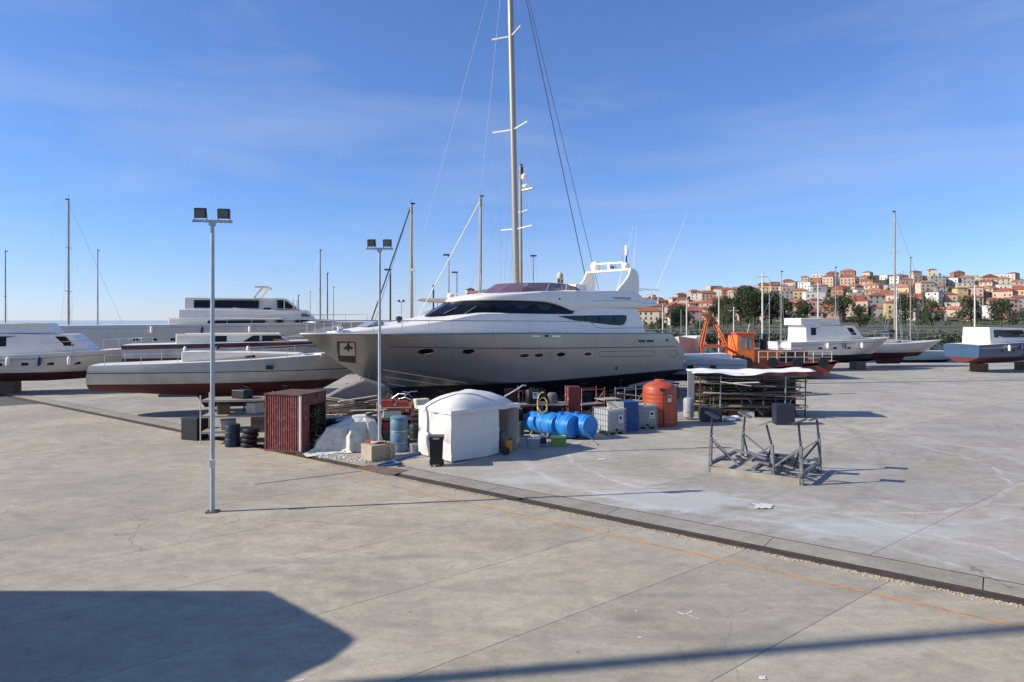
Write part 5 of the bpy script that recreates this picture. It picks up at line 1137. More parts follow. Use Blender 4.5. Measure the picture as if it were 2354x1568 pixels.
for i, x in enumerate((1.35, 1.75)): M().box((x + .5, -.15, 1.78 + .06*i), (1.5, .5, .03), rot=Matrix.Rotation(R(7 - 10*i), 3, 'Y')).obj('pale_board', white, rk)
M().box((3.4, .3, .62), (2.4, 1.2, .06)).obj('shelf', dark, rk)
M().box((LR/2, 1.95, 1.0), (LR + .3, .05, 1.95)).obj('back_sheet', mat('rack_shade_dark', (.02, .02, .018), .8), rk)  # dark sheet added to stand in for the shade inside the rack
for i in range(14): M().bar((r.uniform(.2, LR), r.uniform(.2, 1.6), 0), (r.uniform(.2, LR), r.uniform(.2, 1.6), 1.6), .05, .05).obj('stored_bar', [dark, rust, galv][i % 3], rk)
for i in range(7): M().box((.5 + i*.72, r.uniform(.4, 1.3), .16), (.6, .8, .3), r.uniform(-.3, .3)).obj('stored_box', [dark, teak, rust, galv][i % 4], rk)
rows = []
for i in range(41):
    x = -.35 + 6.2*i/40; row = []
    for j in range(11):
        y = -.35 + 2.3*j/10; sag = .03*math.sin(x*2.4 + .6) - .02*math.sin(x*5.1 + y) + .04*math.sin(y*4 + x)
        zz_ = 2.36 + .02*x - .22*math.exp(-((x - 2.4)/1.0)**2) * (1 - j/10) + sag*.8
        row.append((x, y, zz_))
    rows.append(row)
ws = M().grid(rows).obj('plastic_sheet', mat('white_sheet', (.74, .72, .67), .6, var=.05, bump=.3, bscale=6), smooth=50); ws.modifiers.new('s', 'SOLIDIFY').thickness = .02
ws.location = rk.location; ws.rotation_euler = rk.rotation_euler; tag(ws, 'sagging white sheet laid over the old board rack', 'sheet')
tag(M().box((0, 0, .35), (1.0, .7, .7)).obj('chest', mat('dark_chest', (.03, .03, .04), .6), bevel=.03), 'dark chest on the ground under the board rack', 'chest').location = at(1632, 965, 33.0) * 1.0
bpy.data.objects['chest'].location.z = 0
for k, (x, y, s_) in enumerate(((1652, 968, .22), (1676, 968, .3), (1689, 964, .26))):
    q = G(x, y); m = M(); rw = []
    for i in range(9):
        th_ = math.pi*i/8; rw.append([(s_*math.sin(th_)*math.cos(2*math.pi*j/14)*(1 + .18*math.sin(3*j + k)), s_*.8*math.sin(th_)*math.sin(2*math.pi*j/14)*(1 + .15*math.sin(2*j)), s_*.62*(1 - math.cos(th_))*.6*(1 + .1*math.sin(4*j + i))) for j in range(14)])
    m.grid(rw, cv=True); o = m.obj('plastic_bag', mat('white_bag', (.78, .78, .76), .6), smooth=60); o.location = q
    tag(o, ['smallest white bag on the ground before the board rack', 'middle white bag on the ground before the board rack', 'right hand white bag on the ground before the board rack'][k], 'bag', 'white bags before the rack')
o = M().box((0, 0, .5), (.9, .7, 1.0)).obj('tool_locker', mat('navy_locker', (.015, .018, .035), .6), bevel=.03); o.location = G(1800, 975); o.rotation_euler = (0, 0, -.1); tag(o, 'dark navy tool locker at the right end of the board rack', 'locker')
# boat cradle with propping arms
cr0 = G(1632, 1085); cr1 = G(1748, 1102)
ax = (cr1 - cr0).normalized(); ay = Vector((-ax.y, ax.x, 0)); Wc = 1.45
cr = thing('boat_cradle', 'empty steel boat cradle with padded uprights on the open concrete', 'boat cradle', cr0, math.atan2(ax.y, ax.x))
cg = mat('worn_grey_steel', (.17, .17, .175), .5, .3, var=.3, scale=5, dirt=(.05, .045, .04), dirt_amt=.8, dscale=4)
LC = 2.9
wpl = mat('pale_timber_beam', (.27, .235, .185), .85, var=.25, scale=2)
for y in (0, 2.3): M().box((LC/2, y, .10), (LC - .1, .14, .2)).obj('timber_beam', wpl, cr, bevel=.01)
for x in (.03, LC*.5, LC - .03): M().bar((x, -.1, .31), (x, 2.45, .31), .12, .1).obj('cross_member', cg, cr)
M().bar((0.1, 0.2, .4), (LC - .1, 2.2, .4), .08, .06).bar((LC - .1, .2, .41), (.1, 2.2, .41), .08, .06).obj('diagonal_brace', cg, cr)
for k, (x, y, h_, lx, ly) in enumerate(((.0, 0, 1.92, .08, .0), (1.95, .35, 1.75, -.25, .1), (LC, 0, 1.95, -.1, 0), (.3, 2.3, 1.7, .1, 0), (LC, 2.3, 1.8, -.1, 0))):
    M().bar((x, y, .0), (x + lx*.3, y + ly, h_*.62), .10, .10).obj('upright', cg, cr, bevel=.01)
    M().tube((x + lx*.3, y + ly, h_*.58), (x + lx, y + ly, h_ - .05), .035, n=8).obj('screw', dark, cr, 40)
    M().lathe([(.06, 0), (.06, .05)], 8, (x + lx*.5, y + ly, h_*.66)).obj('collar', cg, cr)
    M().box((x + lx, y + ly, h_), (.46, .3, .05), rot=Matrix.Rotation(R(24 if lx > 0 else -24), 3, 'Y')).obj('pad', cg if k % 2 else dark, cr)
    sx = 1 if x < 1 else -1
    M().bar((x + sx*.95, y, .36), (x + lx*.3, y + ly, h_*.6), .055, .055).obj('strut', cg, cr)
    M().bar((x + sx*.45, y + (.7 if y < 1 else -.7), .36), (x + lx*.3, y + ly, h_*.58), .05, .05).obj('strut', dark, cr)
for i in range(9): M().box((r.uniform(.7, 2.4), r.uniform(.3, 2.0), .4 + .05*i/3), (r.uniform(.7, 1.4), .12, .06), r.uniform(-.8, .8)).obj('loose_bar', [cg, dark][i % 2], cr)
# orange crane frame and cabin on a barge-like platform
d0 = 56.0
def X_(x): return (x - CX)*d0/F
def Z_(y): return CH - (y - HY)*d0/F
og = mat('crane_orange_paint', (.62, .13, .03), .5, var=.15, dirt=(.2, .05, .02), dirt_amt=.4); og2 = mat('cabin_orange_paint', (.85, .18, .03), .5, var=.08, dirt=(.4, .12, .04), dirt_amt=.3)
cn = thing('crane_barge', 'orange work barge with lattice A frame and cabin', 'work barge', (X_(1600), d0, 0))
def lx(x): return X_(x) - X_(1600)
M().prism([(lx(1585), 0, 1.1), (lx(1590), 0, .3), (lx(1900), 0, .3), (lx(1925), 0, 1.6), (lx(1925), 0, Z_(836)), (lx(1590), 0, Z_(836))], (0, 6.5, 0)).obj('hull', mat('barge_red_oxide', (.20, .045, .03), .7, var=.3), cn)
M().box((lx(1757), 3.25, Z_(836) + .03), (lx(1920) - lx(1594), 6.3, .06)).obj('deck', rust, cn)
apex = Vector((lx(1648), 2.0, Z_(733))); zb0 = Z_(836); zl = Z_(798)
feet = [(1615, .3, -.3), (1638, 3.8, -.26), (1672, .3, .3), (1692, 3.8, .3)]
for (x, y, dx) in feet:
    top = apex + Vector((dx, (y - 2)*.12, 0)); b = Vector((lx(x), y, zl))
    dv = (top - b).normalized(); sd = Vector((dv.z, 0, -dv.x)).normalized()
    for s_ in (-.13, .13): M().bar(b + sd*s_, top + sd*s_*.5, .08, .08).obj('frame_leg', og, cn)
    for k in range(9):
        q = b.lerp(top, k/9); q2 = b.lerp(top, (k + 1)/9); w0 = .13*(1 - .5*k/9); w1 = .13*(1 - .5*(k + 1)/9); sg_ = 1 if k % 2 else -1
        M().bar(q + sd*w0*sg_, q2 - sd*w1*sg_, .05, .05).obj('lacing', og, cn)
    M().bar((lx(x), y, zb0), (lx(x), y, zl), .16, .16).obj('portal_post', og, cn)
qs = [Vector((lx(x), y, zl)) for x, y, _ in (feet[0], feet[2], feet[3], feet[1])]
for i in range(4): M().bar(qs[i], qs[(i+1) % 4], .16, .16).obj('cross_tie', og, cn)
q4 = [Vector((lx(x), y, zl)).lerp(apex, .5) for x, y, _ in (feet[0], feet[2], feet[3], feet[1])]
M().box(apex, (.9, .7, .2)).obj('head_block', og, cn); M().lathe([(.08, -.08), (.2, -.08), (.2, .08), (.08, .08)], 16, apex + Vector((0, -.5, -.1)), Matrix.Rotation(R(90), 3, 'X')).obj('sheave', rust, cn)
for i, x in enumerate((1620, 1645, 1690)): M().box((lx(x) + .4, .5, zb0 + .35), (.9, .5, .7)).obj('winch_box', [og, offwhite, dark][i], cn, bevel=.04)
cbn = thing('x', 'x', 'x'); bpy.data.objects.remove(cbn)
cab = M().prism([(lx(1697), .4, zb0), (lx(1738), .4, zb0), (lx(1738), .4, Z_(768)), (lx(1697), .4, Z_(768))], (0, 2.4, 0)).obj('cabin', og2, cn, bevel=.05)
M().prism([(lx(1704), .38, Z_(802)), (lx(1731), .38, Z_(802)), (lx(1731), .38, Z_(774)), (lx(1704), .38, Z_(774))], (0, .03, 0)).obj('cabin_window', mat('pale_window', (.22, .23, .24), .15), cab)
M().bar((lx(1718), .36, Z_(802)), (lx(1718), .36, Z_(774)), .05, .05).obj('window_bar', og2, cab)
M().prism([(lx(1738), .8, zb0), (lx(1800), .8, zb0), (lx(1800), .8, Z_(806)), (lx(1738), .8, Z_(806))], (0, 2.6, 0)).obj('engine_house', og2, cn, bevel=.05)
M().prism([(lx(1694), .25, Z_(768)), (lx(1742), .25, Z_(768)), (lx(1742), .25, Z_(765)), (lx(1694), .25, Z_(765))], (0, 2.7, 0)).obj('cabin_roof', og, cab)
tube_obj('aerial', [(lx(1731), 1.5, Z_(768)), (lx(1737), 1.5, Z_(745))], .03, offwhite, cn)
for y in (.15, 6.3):
    for z in (.55, 1.05): tube_obj('deck_rail', [(lx(1745), y, zb0 + z), (lx(1915), y, zb0 + z)], .03, offwhite, cn)
    for k in range(9): tube_obj('rail_post', [(lx(1745 + k*21), y, zb0), (lx(1745 + k*21), y, zb0 + 1.05)], .03, offwhite, cn)
for k in range(6): M().lathe([(.12, -.14), (.42, -.14), (.42, .14), (.12, .14)], 16, (lx(1600 + k*58), -.15, 1.5), Matrix.Rotation(R(90), 3, 'X')).obj('tyre_fender', black, cn, 40)
M().lathe([(.3, 0), (.3, 1.3), (.22, 1.4)], 14, (lx(1775), 2.0, Z_(806))).obj('exhaust_stack', dark, cn, 40)
M().box((lx(1860), 3.5, zb0 + .5), (2.2, 1.6, 1.0)).obj('winch_drum_box', rust, cn, bevel=.05)
# breakwater with railing
bw = thing('breakwater', 'low grey stone breakwater with railing beyond the boats on the right', 'breakwater', (0, 118, 0))
M().prism([(16, 0, -3), (420, 0, -3), (420, 0, 1.0), (16, 0, 1.0)], (0, 5, 0)).obj('wall', mat('breakwater_stone', (.22, .21, .18), .9, var=.3, scale=.8, bump=.5, bscale=3), bw)
for z in (2.8, 3.35): tube_obj('rail', [(16, .3, z), (420, .3, z)], .035, galv, bw)
for i in range(90): tube_obj('rail_post', [(16 + i*3.2, .3, 1.0), (16 + i*3.2, .3, 3.35)], .03, galv, bw)
# poles on it
for (x, y0, d, rr2, arms, lab) in ((1523, 700, 119, .13, 0, 'white pole at the left end of the breakwater'), (1540, 716, 121, .07, 0, 'thin short post on the breakwater left of the trees'), (1578, 688, 119, .15, 0, 'taller white pole in front of the town by the round trees'), (1565, 712, 121, .08, 0, 'thin post left of the taller white pole'), (1608, 706, 120, .08, 1, 'thin lamp post with short arms before the dark trees'), (1652, 668, 100, .13, 0, 'tall white pole rising above the orange A frame'), (1686, 705, 105, .12, 1, 'grey lamp post with crossarm right of the A frame'), (1752, 628, 96, .16, 2, 'tallest white pole with two crossarms above the orange cabin'), (1768, 640, 100, .08, 0, 'thin pole beside the tallest white pole'), (1880, 650, 104, .14, 1, 'white lamp pole far right with crossarm'), (2060, 660, 110, .14, 1, 'white lamp pole near the right end of the breakwater'), (2240, 655, 104, .14, 0, 'bare white pole at the right edge')):
    z = CH - (y0 - HY)*d/F; q = at(x, HY, d); zb_ = 1.0 if d > 117 else -1.3
    t = thing('harbour_pole', lab, 'pole', (q.x, q.y, zb_), 0, 'white poles beyond the boats'); M().tube((0, 0, 0), (0, 0, z - zb_), rr2, rr2*.7, n=8).obj('pole', offwhite if rr2 > .1 else galv, t, 40)
    for k in range(arms): M().bar((-.9, 0, (z - zb_)*(.96 - .12*k) - (.0 if arms > 1 else .3)), (.9, 0, (z - zb_)*(.96 - .12*k) - (.0 if arms > 1 else .3)), .1, .1).obj('crossarm', offwhite, t)
# ---------------------------------------------------------------- hill town
ridge = hermite([(1030, 738), (1062, 690), (1100, 668), (1150, 662), (1210, 668), (1300, 690), (1400, 700), (1480, 697), (1540, 700), (1590, 690), (1640, 677), (1700, 668), (1764, 661), (1900, 645), (2050, 632), (2250, 640), (2500, 660)])
def terrain(x, f):
    """x: bearing, f: 0 shore .. 1 ridge"""
    d = 330 + 420*f; zr = CH - (ridge(x) - HY)*750/F; z = max(-1, -1 + (zr + 1)*(.15*f + .85*f**1.35)); return Vector(((x - CX)*d/F, d, z))
rows = []
for i in range(75):
    x = 1020 + i*20; rows.append([terrain(x, j/16) for j in range(17)] + [Vector(((x - CX)*900/F, 900, terrain(x, 1).z*.6)), Vector(((x - CX)*1100/F, 1100, -3))])
hl = M().grid(rows).obj('hill', mat('hill_scrub', (.075, .075, .035), .95, var=.4, scale=.03, pos=True), smooth=60); struct(hl)
wall_cols = {'cream': (.56, .46, .33), 'white': (.68, .63, .55), 'pink': (.50, .31, .25), 'yellow': (.54, .40, .20), 'terracotta': (.36, .18, .12), 'peach': (.54, .38, .27), 'grey': (.34, .32, .29)}
wm = {k: mat('stucco_' + k, v, .85, var=.08, scale=.4) for k, v in wall_cols.items()}
roofm = mat('terracotta_tiles', (.30, .085, .045), .8, var=.25, scale=.8); roofm2 = mat('faded_tiles', (.36, .16, .10), .8, var=.25, scale=.8)
shut = mat('dark_window', (.045, .045, .05), .3); 
wmesh = M().box((0, 0, 0), (1.1, .1, 1.5)).mesh('window', shut)
r = random.Random(77); hcount = 0
DIR = ['left', 'right']
def house(x, f, w_, d_, h_, colr, hip, label, big=False):
    p = terrain(x, f); p.z -= .6; rz = math.atan2(p.x, p.y)*-1 + r.uniform(-.5, .5)
    t = thing('town_house', label, 'house', p, rz, 'houses of the hill town')
    M().box((0, 0, h_/2), (w_, d_, h_)).obj('wall', wm[colr], t)
    e = .5; zt_ = h_ + .02; rh = w_*.2 if hip else w_*.24
    if hip is None: M().box((0, 0, h_ + .15), (w_ + .3, d_ + .3, .3)).obj('roof', wm['grey'], t)
    elif hip: M().add([(-w_/2-e, -d_/2-e, zt_), (w_/2+e, -d_/2-e, zt_), (w_/2+e, d_/2+e, zt_), (-w_/2-e, d_/2+e, zt_), (-w_*.2, 0, zt_+rh), (w_*.2, 0, zt_+rh)], [(0, 1, 5, 4), (1, 2, 5), (2, 3, 4, 5), (3, 0, 4), (0, 3, 2, 1)]).obj('roof', r.choice([roofm, roofm, roofm2]), t)
    else: M().prism([(-w_/2-e, -d_/2-e, zt_), (w_/2+e, -d_/2-e, zt_), (0, -d_/2-e, zt_+rh)], (0, d_+2*e, 0)).obj('roof', r.choice([roofm, roofm2]), t)
    nf = max(1, int(h_/3)); nc = max(2, int(w_/3.2))
    for a in range(nf):
        for b in range(nc):
            if r.random() < .12: continue
            wd = bpy.data.objects.new('window', wmesh); C.objects.link(wd); wd.parent = t; wd.location = (-w_/2 + w_*(b + .5)/nc, -d_/2 - .03, 1.6 + a*3.0)
            if r.random() < .3:
                w2 = bpy.data.objects.new('window', wmesh); C.objects.link(w2); w2.parent = t; w2.location = (-w_/2 - .03, 0, 1.6 + a*3.0); w2.rotation_euler = (0, 0, R(90))
    return t
cols = list(wall_cols); adj = {'cream': 'cream', 'white': 'white', 'pink': 'salmon pink', 'yellow': 'yellow', 'terracotta': 'terracotta', 'peach': 'peach', 'grey': 'grey'}
placed = []
for k in range(2600):
    x = r.choice((r.uniform(1468, 1780), r.uniform(1468, 2350))) if r.random() < .96 else r.uniform(1075, 1100); f = r.uniform(.16, 1.0)
    if any(abs(x - a) < (16 if x < 1790 else 27) and abs(f - b) < .088 for a, b in placed): continue
    if 1690 < x < 1775 and f < .75: continue
    placed.append((x, f))
placed.sort(key=lambda q: (-q[1], q[0]))
seen = {}
for k, (x, f) in enumerate(placed):
    c_ = r.choice(['cream', 'cream', 'peach', 'peach', 'pink', 'yellow', 'terracotta', 'white', 'grey']); hip = r.choice([True, True, True, False, None]) if c_ != 'white' else None
    w_ = r.uniform(7.5, 15); h_ = r.choice([5.0, 6.0, 7.5, 9.0, 10.5])
    level = 'on the ridge' if f > .88 else 'high up' if f > .7 else 'halfway up' if f > .52 else 'low down'
    zone = 'behind the mast group' if x < 1200 else 'next to the yacht stern' if x < 1540 else 'above the round trees' if x < 1610 else 'behind the A frame' if x < 1700 else 'above the orange cabin' if x < 1780 else 'at right' if x < 2050 else 'at far right'
    rt = 'red hipped roof' if hip else 'flat roof' if hip is None else 'gabled red roof'
    lab = f'{adj[c_]} house with {rt} {level} {zone}'
    seen[lab] = seen.get(lab, 0) + 1
    if seen[lab] > 1:
        lab = f'{["taller" , "wider", "smaller", "narrow", "lower"][seen[lab] % 5]} {adj[c_]} house with {rt} {level} {zone}'
    house(x, f, w_, r.uniform(9, 12), h_, c_, hip, lab)
# apartment block seen between the masts
def apartment(x, d, w_, h_, z0, label, c_):
    q = at(x, HY, d); t = thing('apartment_block', label, 'apartment block', (q.x, q.y, z0), R(-12)); M().box((0, 0, h_/2), (w_, 12, h_)).obj('wall', wm[c_], t)
    M().box((w_*.1, 1, h_ + 1.6), (w_*.5, 9, 3.2)).obj('wall', wm[c_], t); M().prism([(-w_*.2, -5, h_ + 3.2), (w_*.4, -5, h_ + 3.2), (w_*.1, -5, h_ + 5)], (0, 12, 0)).obj('roof', roofm2, t)
    M().box((0, 0, h_ + .2), (w_ + .6, 12.6, .4)).obj('cornice', wm['cream'], t)
    for a in range(int(h_/3)):
        for b in range(int(w_/2.8)):
            wd = bpy.data.objects.new('window', wmesh); C.objects.link(wd); wd.parent = t; wd.location = (-w_/2 + 1.4 + b*2.8, -6.03, 1.6 + a*3.0)
    return t
apartment(1128, 620, 36, 15, CH + 46*620/F - 0 - 15 + 4, 'large peach apartment block seen between the masts', 'peach')
apartment(1170, 640, 26, 12, CH + 52*640/F - 12, 'terracotta apartment block close right of the tan mast', 'terracotta')
apartment(1200, 650, 30, 12, CH + 44*650/F - 12, 'pink apartment block just left of the tallest mast', 'pink')
bt_ = thing('bell_tower', 'beige domed bell tower showing above the flybridge screen', 'bell tower', tuple(at(1287, 668, 520)), 0)
M().box((0, 0, 4), (5.0, 5.0, 12)).obj('shaft', wm['cream'], bt_); M().lathe([(2.3, 10), (2.4, 12), (1.9, 13.4), (1.0, 14.4), (.3, 14.9), (.15, 16.2)], 14).obj('dome', wm['cream'], bt_, 40)
for sx in (-1.2, 1.2): M().box((sx, -2.52, 7.5), (1.0, .1, 2.6)).obj('belfry_opening', shut, bt_)
# ---------------------------------------------------------------- trees
def tree_meshes(seed, kind):
    r = random.Random(seed); cm = M(); tm_ = M(); H = 10.0
    tm_.path([(0, 0, 0), (.1, .05, H*.3), (.0, .1, H*.55), (.05, 0, H*.75)], .32, 8, .12)
    cl = []
    for i in range(26 if kind == 'round' else 22):
        a = r.uniform(0, 6.3)
        if kind == 'round': z = r.uniform(.28, .95)*H; rad = 3.4*math.sin(math.pi*min(1, max(.12, (z/H - .15)/.85)))**.7*r.uniform(.35, 1.0)
        else: z = r.uniform(.55, .95)*H; rad = 4.2*r.uniform(.2, 1)*(1.15 - (z/H - .55))
        c = Vector((rad*math.cos(a), rad*math.sin(a), z)); cl.append(c)
        tm_.path([(0, 0, z*.6), c*.6 + Vector((0, 0, z*.3)), c], .1, 5, .03)
        rr2 = r.uniform(.9, 1.6)
        for k in range(120):
            v = Vector((r.gauss(0, 1), r.gauss(0, 1), r.gauss(0, .75))); v = v.normalized()*rr2*r.uniform(.5, 1.05)**.5; p = c + v; s_ = r.uniform(.12, .26)
            a1 = Vector((r.uniform(-1, 1), r.uniform(-1, 1), r.uniform(-1, 1))).normalized()*s_; b1 = Vector((r.uniform(-1, 1), r.uniform(-1, 1), r.uniform(-1, 1))).normalized()*s_
            cm.add([p - a1, p + b1, p + a1, p - b1], [(0, 1, 2, 3)])
    return cm, tm_
leafA = mat('pine_foliage', (.035, .058, .018), .8, var=.45, scale=.8); leafB = mat('olive_foliage', (.085, .095, .04), .8, var=.4, scale=.8); bark = mat('bark', (.10, .07, .05), .9, var=.3)
protos = []
for sd, kind, lm_ in ((1, 'round', leafA), (2, 'round', leafA), (3, 'pine', leafA), (4, 'round', leafB), (5, 'pine', leafA)):
    c_, t_ = tree_meshes(sd, kind); protos.append((c_.mesh('crown', lm_), t_.mesh('trunk', bark, 50)))
tcount = {}
def tree(x, d, zb_, s_, k, label, cat='tree', group='trees below the hill town'):
    q = at(x, HY, d); t = thing('tree', label, cat, (q.x, q.y, zb_), r.uniform(0, 6.3), group); t.scale = (s_*r.uniform(.9, 1.15), s_*r.uniform(.9, 1.15), s_*r.uniform(.9, 1.1))
    for nm, me in (('crown', protos[k][0]), ('trunk', protos[k][1])): o = bpy.data.objects.new(nm, me); C.objects.link(o); o.parent = t
    return t
tl_ = [(1497, 200, 1.0, .45, 3), (1519, 215, 1.0, .6, 1), (1546, 205, 1.0, .95, 0), (1562, 215, 1.5, 1.05, 1), (1580, 225, 1.0, .9, 0), (1604, 210, .6, .6, 3), (1625, 230, 1.5, .8, 3), (1643, 250, 2.0, 1.25, 4), (1662, 250, 2, 1.5, 2), (1672, 235, 2, 1.15, 3), (1700, 240, 3, 1.55, 0), (1718, 235, 4, 1.65, 1), (1733, 225, 3, 1.75, 0), (1752, 230, 3, 1.7, 1), (1772, 240, 3.5, 1.6, 4), (1715, 250, 10, 1.3, 2), (1745, 255, 9, 1.1, 1), (1800, 235, 2, 1.4, 1), (1850, 225, 1.5, 1.2, 0), (1930, 240, 2, 1.5, 4), (1975, 230, 1.5, 1.2, 1), (2080, 240, 2, 1.5, 0), (2140, 235, 2, 1.3, 3), (2230, 240, 2, 1.5, 1), (2300, 235, 2, 1.4, 0)]
pos_words = ['leftmost pale tree beside the yacht stern', 'second tree right of the yacht stern', 'dark round tree left of the taller white pole', 'dark tree right behind the taller white pole', 'dark round tree right of the taller white pole', 'low pale bush like tree in the gap of the town', 'pale olive tree left of the orange A frame', 'umbrella pine behind the top of the A frame', 'umbrella pine just right of the tall pole over the A frame', 'olive tree beside the lamp post with crossarm', 'big dark tree above the orange cabin, left one', 'big dark tree above the orange cabin, second one', 'big dark tree above the orange cabin, third one', 'big dark tree behind the tallest white pole', 'umbrella pine right of the tallest white pole', 'dark pine on the rise above the big trees', 'round dark tree on the rise by the tallest pole', 'dark tree outside the town at right, first', 'smaller dark tree at right, second', 'wide pine at right between two lamp poles', 'round tree at right after the wide pine', 'dark tree before the far right houses', 'pale olive tree before the far right houses', 'dark tree near the right edge', 'last dark tree at the right edge']
for (x, d, zb_, s_, k), lab in zip(tl_, pos_words): tree(x, d, zb_ if zb_ < 5 else zb_*.75, s_*(.74 if x < 1790 else .8), k, lab)
# scattered greenery between the houses: one mass
gm2 = M(); r2 = random.Random(13)
for i in range(420):
    x = r2.uniform(1470, 2350); f = r2.uniform(.05, .97); c = terrain(x, f)
    if x > 1600 and x < 1780: pass
    s0 = r2.uniform(1.8, 4.8)
    for k in range(70):
        v = Vector((r2.gauss(0, 1), r2.gauss(0, 1), r2.gauss(0, .8))).normalized()*s0*r2.uniform(.4, 1); p = c + v + Vector((0, -3, s0*.6)); q_ = r2.uniform(.35, .7)
        a1 = Vector((r2.uniform(-1, 1), r2.uniform(-1, 1), r2.uniform(-1, 1)))*q_; b1 = Vector((r2.uniform(-1, 1), r2.uniform(-1, 1), r2.uniform(-1, 1)))*q_
        gm2.add([p - a1, p + b1, p + a1, p - b1], [(0, 1, 2, 3)])
o = gm2.obj('hillside_greenery', mat('hillside_leaf', (.05, .065, .026), .8, var=.6, scale=.12, pos=True)); o['kind'] = 'stuff'; o['label'] = 'bushes and low trees between the hill town houses'
# shrubs on the shore below the town
sg = M()
for i in range(520):
    x = r2.uniform(1462, 2400); q = at(x, HY, r2.choice((r2.uniform(117.5, 122), r2.uniform(128, 150)))); c = Vector((q.x, q.y, r2.uniform(.7, 2.4))); s0 = r2.uniform(.7, 1.5)
    for k in range(50):
        v = Vector((r2.gauss(0, 1), r2.gauss(0, 1), r2.gauss(0, .8))).normalized()*s0*r2.uniform(.5, 1); p = c + v; q_ = r2.uniform(.14, .28)
        a1 = Vector((r2.uniform(-1, 1), r2.uniform(-1, 1), r2.uniform(-1, 1)))*q_; b1 = Vector((r2.uniform(-1, 1), r2.uniform(-1, 1), r2.uniform(-1, 1)))*q_
        sg.add([p - a1, p + b1, p + a1, p - b1], [(0, 1, 2, 3)])
o = sg.obj('shore_shrubs', mat('shrub_foliage', (.06, .075, .028), .8, var=.5, scale=.5)); o['kind'] = 'stuff'; o['label'] = 'dense shrubs growing along the shore behind the breakwater'
M().prism([(28, 124, -3), (420, 124, -3), (420, 124, 2.4), (28, 124, 2.4)], (0, 240, 0)).obj('shore', mat('hill_scrub', (.075, .075, .035), .95)); struct(bpy.data.objects['shore'])
# far breakwater at the left horizon
fb_ = M(); r3 = random.Random(2)
fb_.prism([(-210, 640, -2), (-95, 640, -2), (-97, 640, 1.8), (-150, 640, 2.6), (-205, 640, 1.6)], (0, 12, 0)); struct(fb_.obj('far_mole', mat('pale_mole', (.40, .34, .28), .9, var=.2, scale=.1)))
# ---------------------------------------------------------------- stores under the silver yacht, and pallets added to block light behind it
pal_p = None
for i, (u, v, n) in enumerate(((1.0, -3.9, 7), (3.4, -4.2, 9), (5.8, -3.8, 8), (8.3, -4.1, 10), (10.8, -3.9, 8), (13.2, -4.2, 9), (15.6, -3.9, 8), (18.0, -3.6, 7), (20.2, -3.2, 6))):
    q = YO + YU*u + YV*v; t = thing('light_blocking_pallets', f'{["first","second","third","fourth","fifth","sixth","seventh","eighth","ninth"][i]} added dark pallet stack from the stern, blocking light behind the silver hull', 'pallets', q, R(41.7) + random.uniform(-.15, .15), 'pallet stacks added to block light behind the silver yacht')  # hidden pallets added to stop light coming through under the hull
    for k in range(n):
        z = k*.145; 
        for yy in (-.5, 0, .5): M().box((0, yy, z + .05), (2.2, .1, .09)).obj('runner', teak, t)
        M().box((0, 0, z + .12), (2.25, 1.2, .03)).obj('deck_board', teak, t)
# clutter packed under the near side of the hull
r4 = random.Random(99)
def drum(label, loc, m_, h_=.88):
    t = thing('oil_drum', label, 'drum', loc, r4.uniform(0, 6)); M().lathe([(.28, 0), (.29, .02), (.285, h_*.32), (.3, h_*.34), (.285, h_*.36), (.285, h_*.64), (.3, h_*.66), (.285, h_*.68), (.29, h_ - .02), (.28, h_)], 18).obj('body', m_, t, 40); M().lathe([(.27, h_), (.27, h_ + .01), (.02, h_ + .01)], 18).obj('lid', dark, t); return t
def trestle(label, loc, m_):
    t = thing('trestle', label, 'trestle', loc, r4.uniform(0, 3)); h_ = 1.0
    M().bar((-.6, 0, h_), (.6, 0, h_), .1, .1).obj('beam', m_, t)
    for sx in (-.5, .5):
        for sy in (-.3, .3): M().bar((sx, sy, 0), (sx*.95, 0, h_), .05, .05).obj('leg', m_, t)
def lidbox(label, loc, m_, w_, h_):
    t = thing('storage_box', label, 'box', loc, r4.uniform(-.6, .6)); M().box((0, 0, h_/2), (w_, w_*.7, h_)).obj('body', m_, t, bevel=.02); M().box((0, 0, h_ + .03), (w_*1.04, w_*.74, .06)).obj('lid', m_, t, bevel=.01)
def bucket(label, loc, m_):
    t = thing('bucket', label, 'bucket', loc); M().lathe([(.13, 0), (.17, .34), (.18, .34), (.18, .37), (.16, .37)], 14).obj('body', m_, t, 40); M().path([(-.17, 0, .35), (-.12, 0, .52), (.12, 0, .52), (.17, 0, .35)], .01, 5).obj('handle', steel, t)
dk = {'black': black, 'navy': mat('navy_paint', (.012, .016, .035), .5), 'rusty': rust, 'dark grey': dark, 'brown': teak, 'dark green': mat('dark_green_paint', (.012, .03, .018), .5), 'maroon': mat('dark_red_locker', (.15, .02, .018), .5), 'white': offwhite, 'grey': galv}
used_l = set(); zi = 0
seq = [('drum', 'black'), ('box', 'dark grey'), ('trestle', 'rusty'), ('box', 'brown'), ('drum', 'navy'), ('bucket', 'white'), ('box', 'black'), ('drum', 'rusty'), ('box', 'dark green'), ('trestle', 'dark grey'), ('box', 'maroon'), ('drum', 'dark green'), ('bucket', 'grey'), ('box', 'navy')]
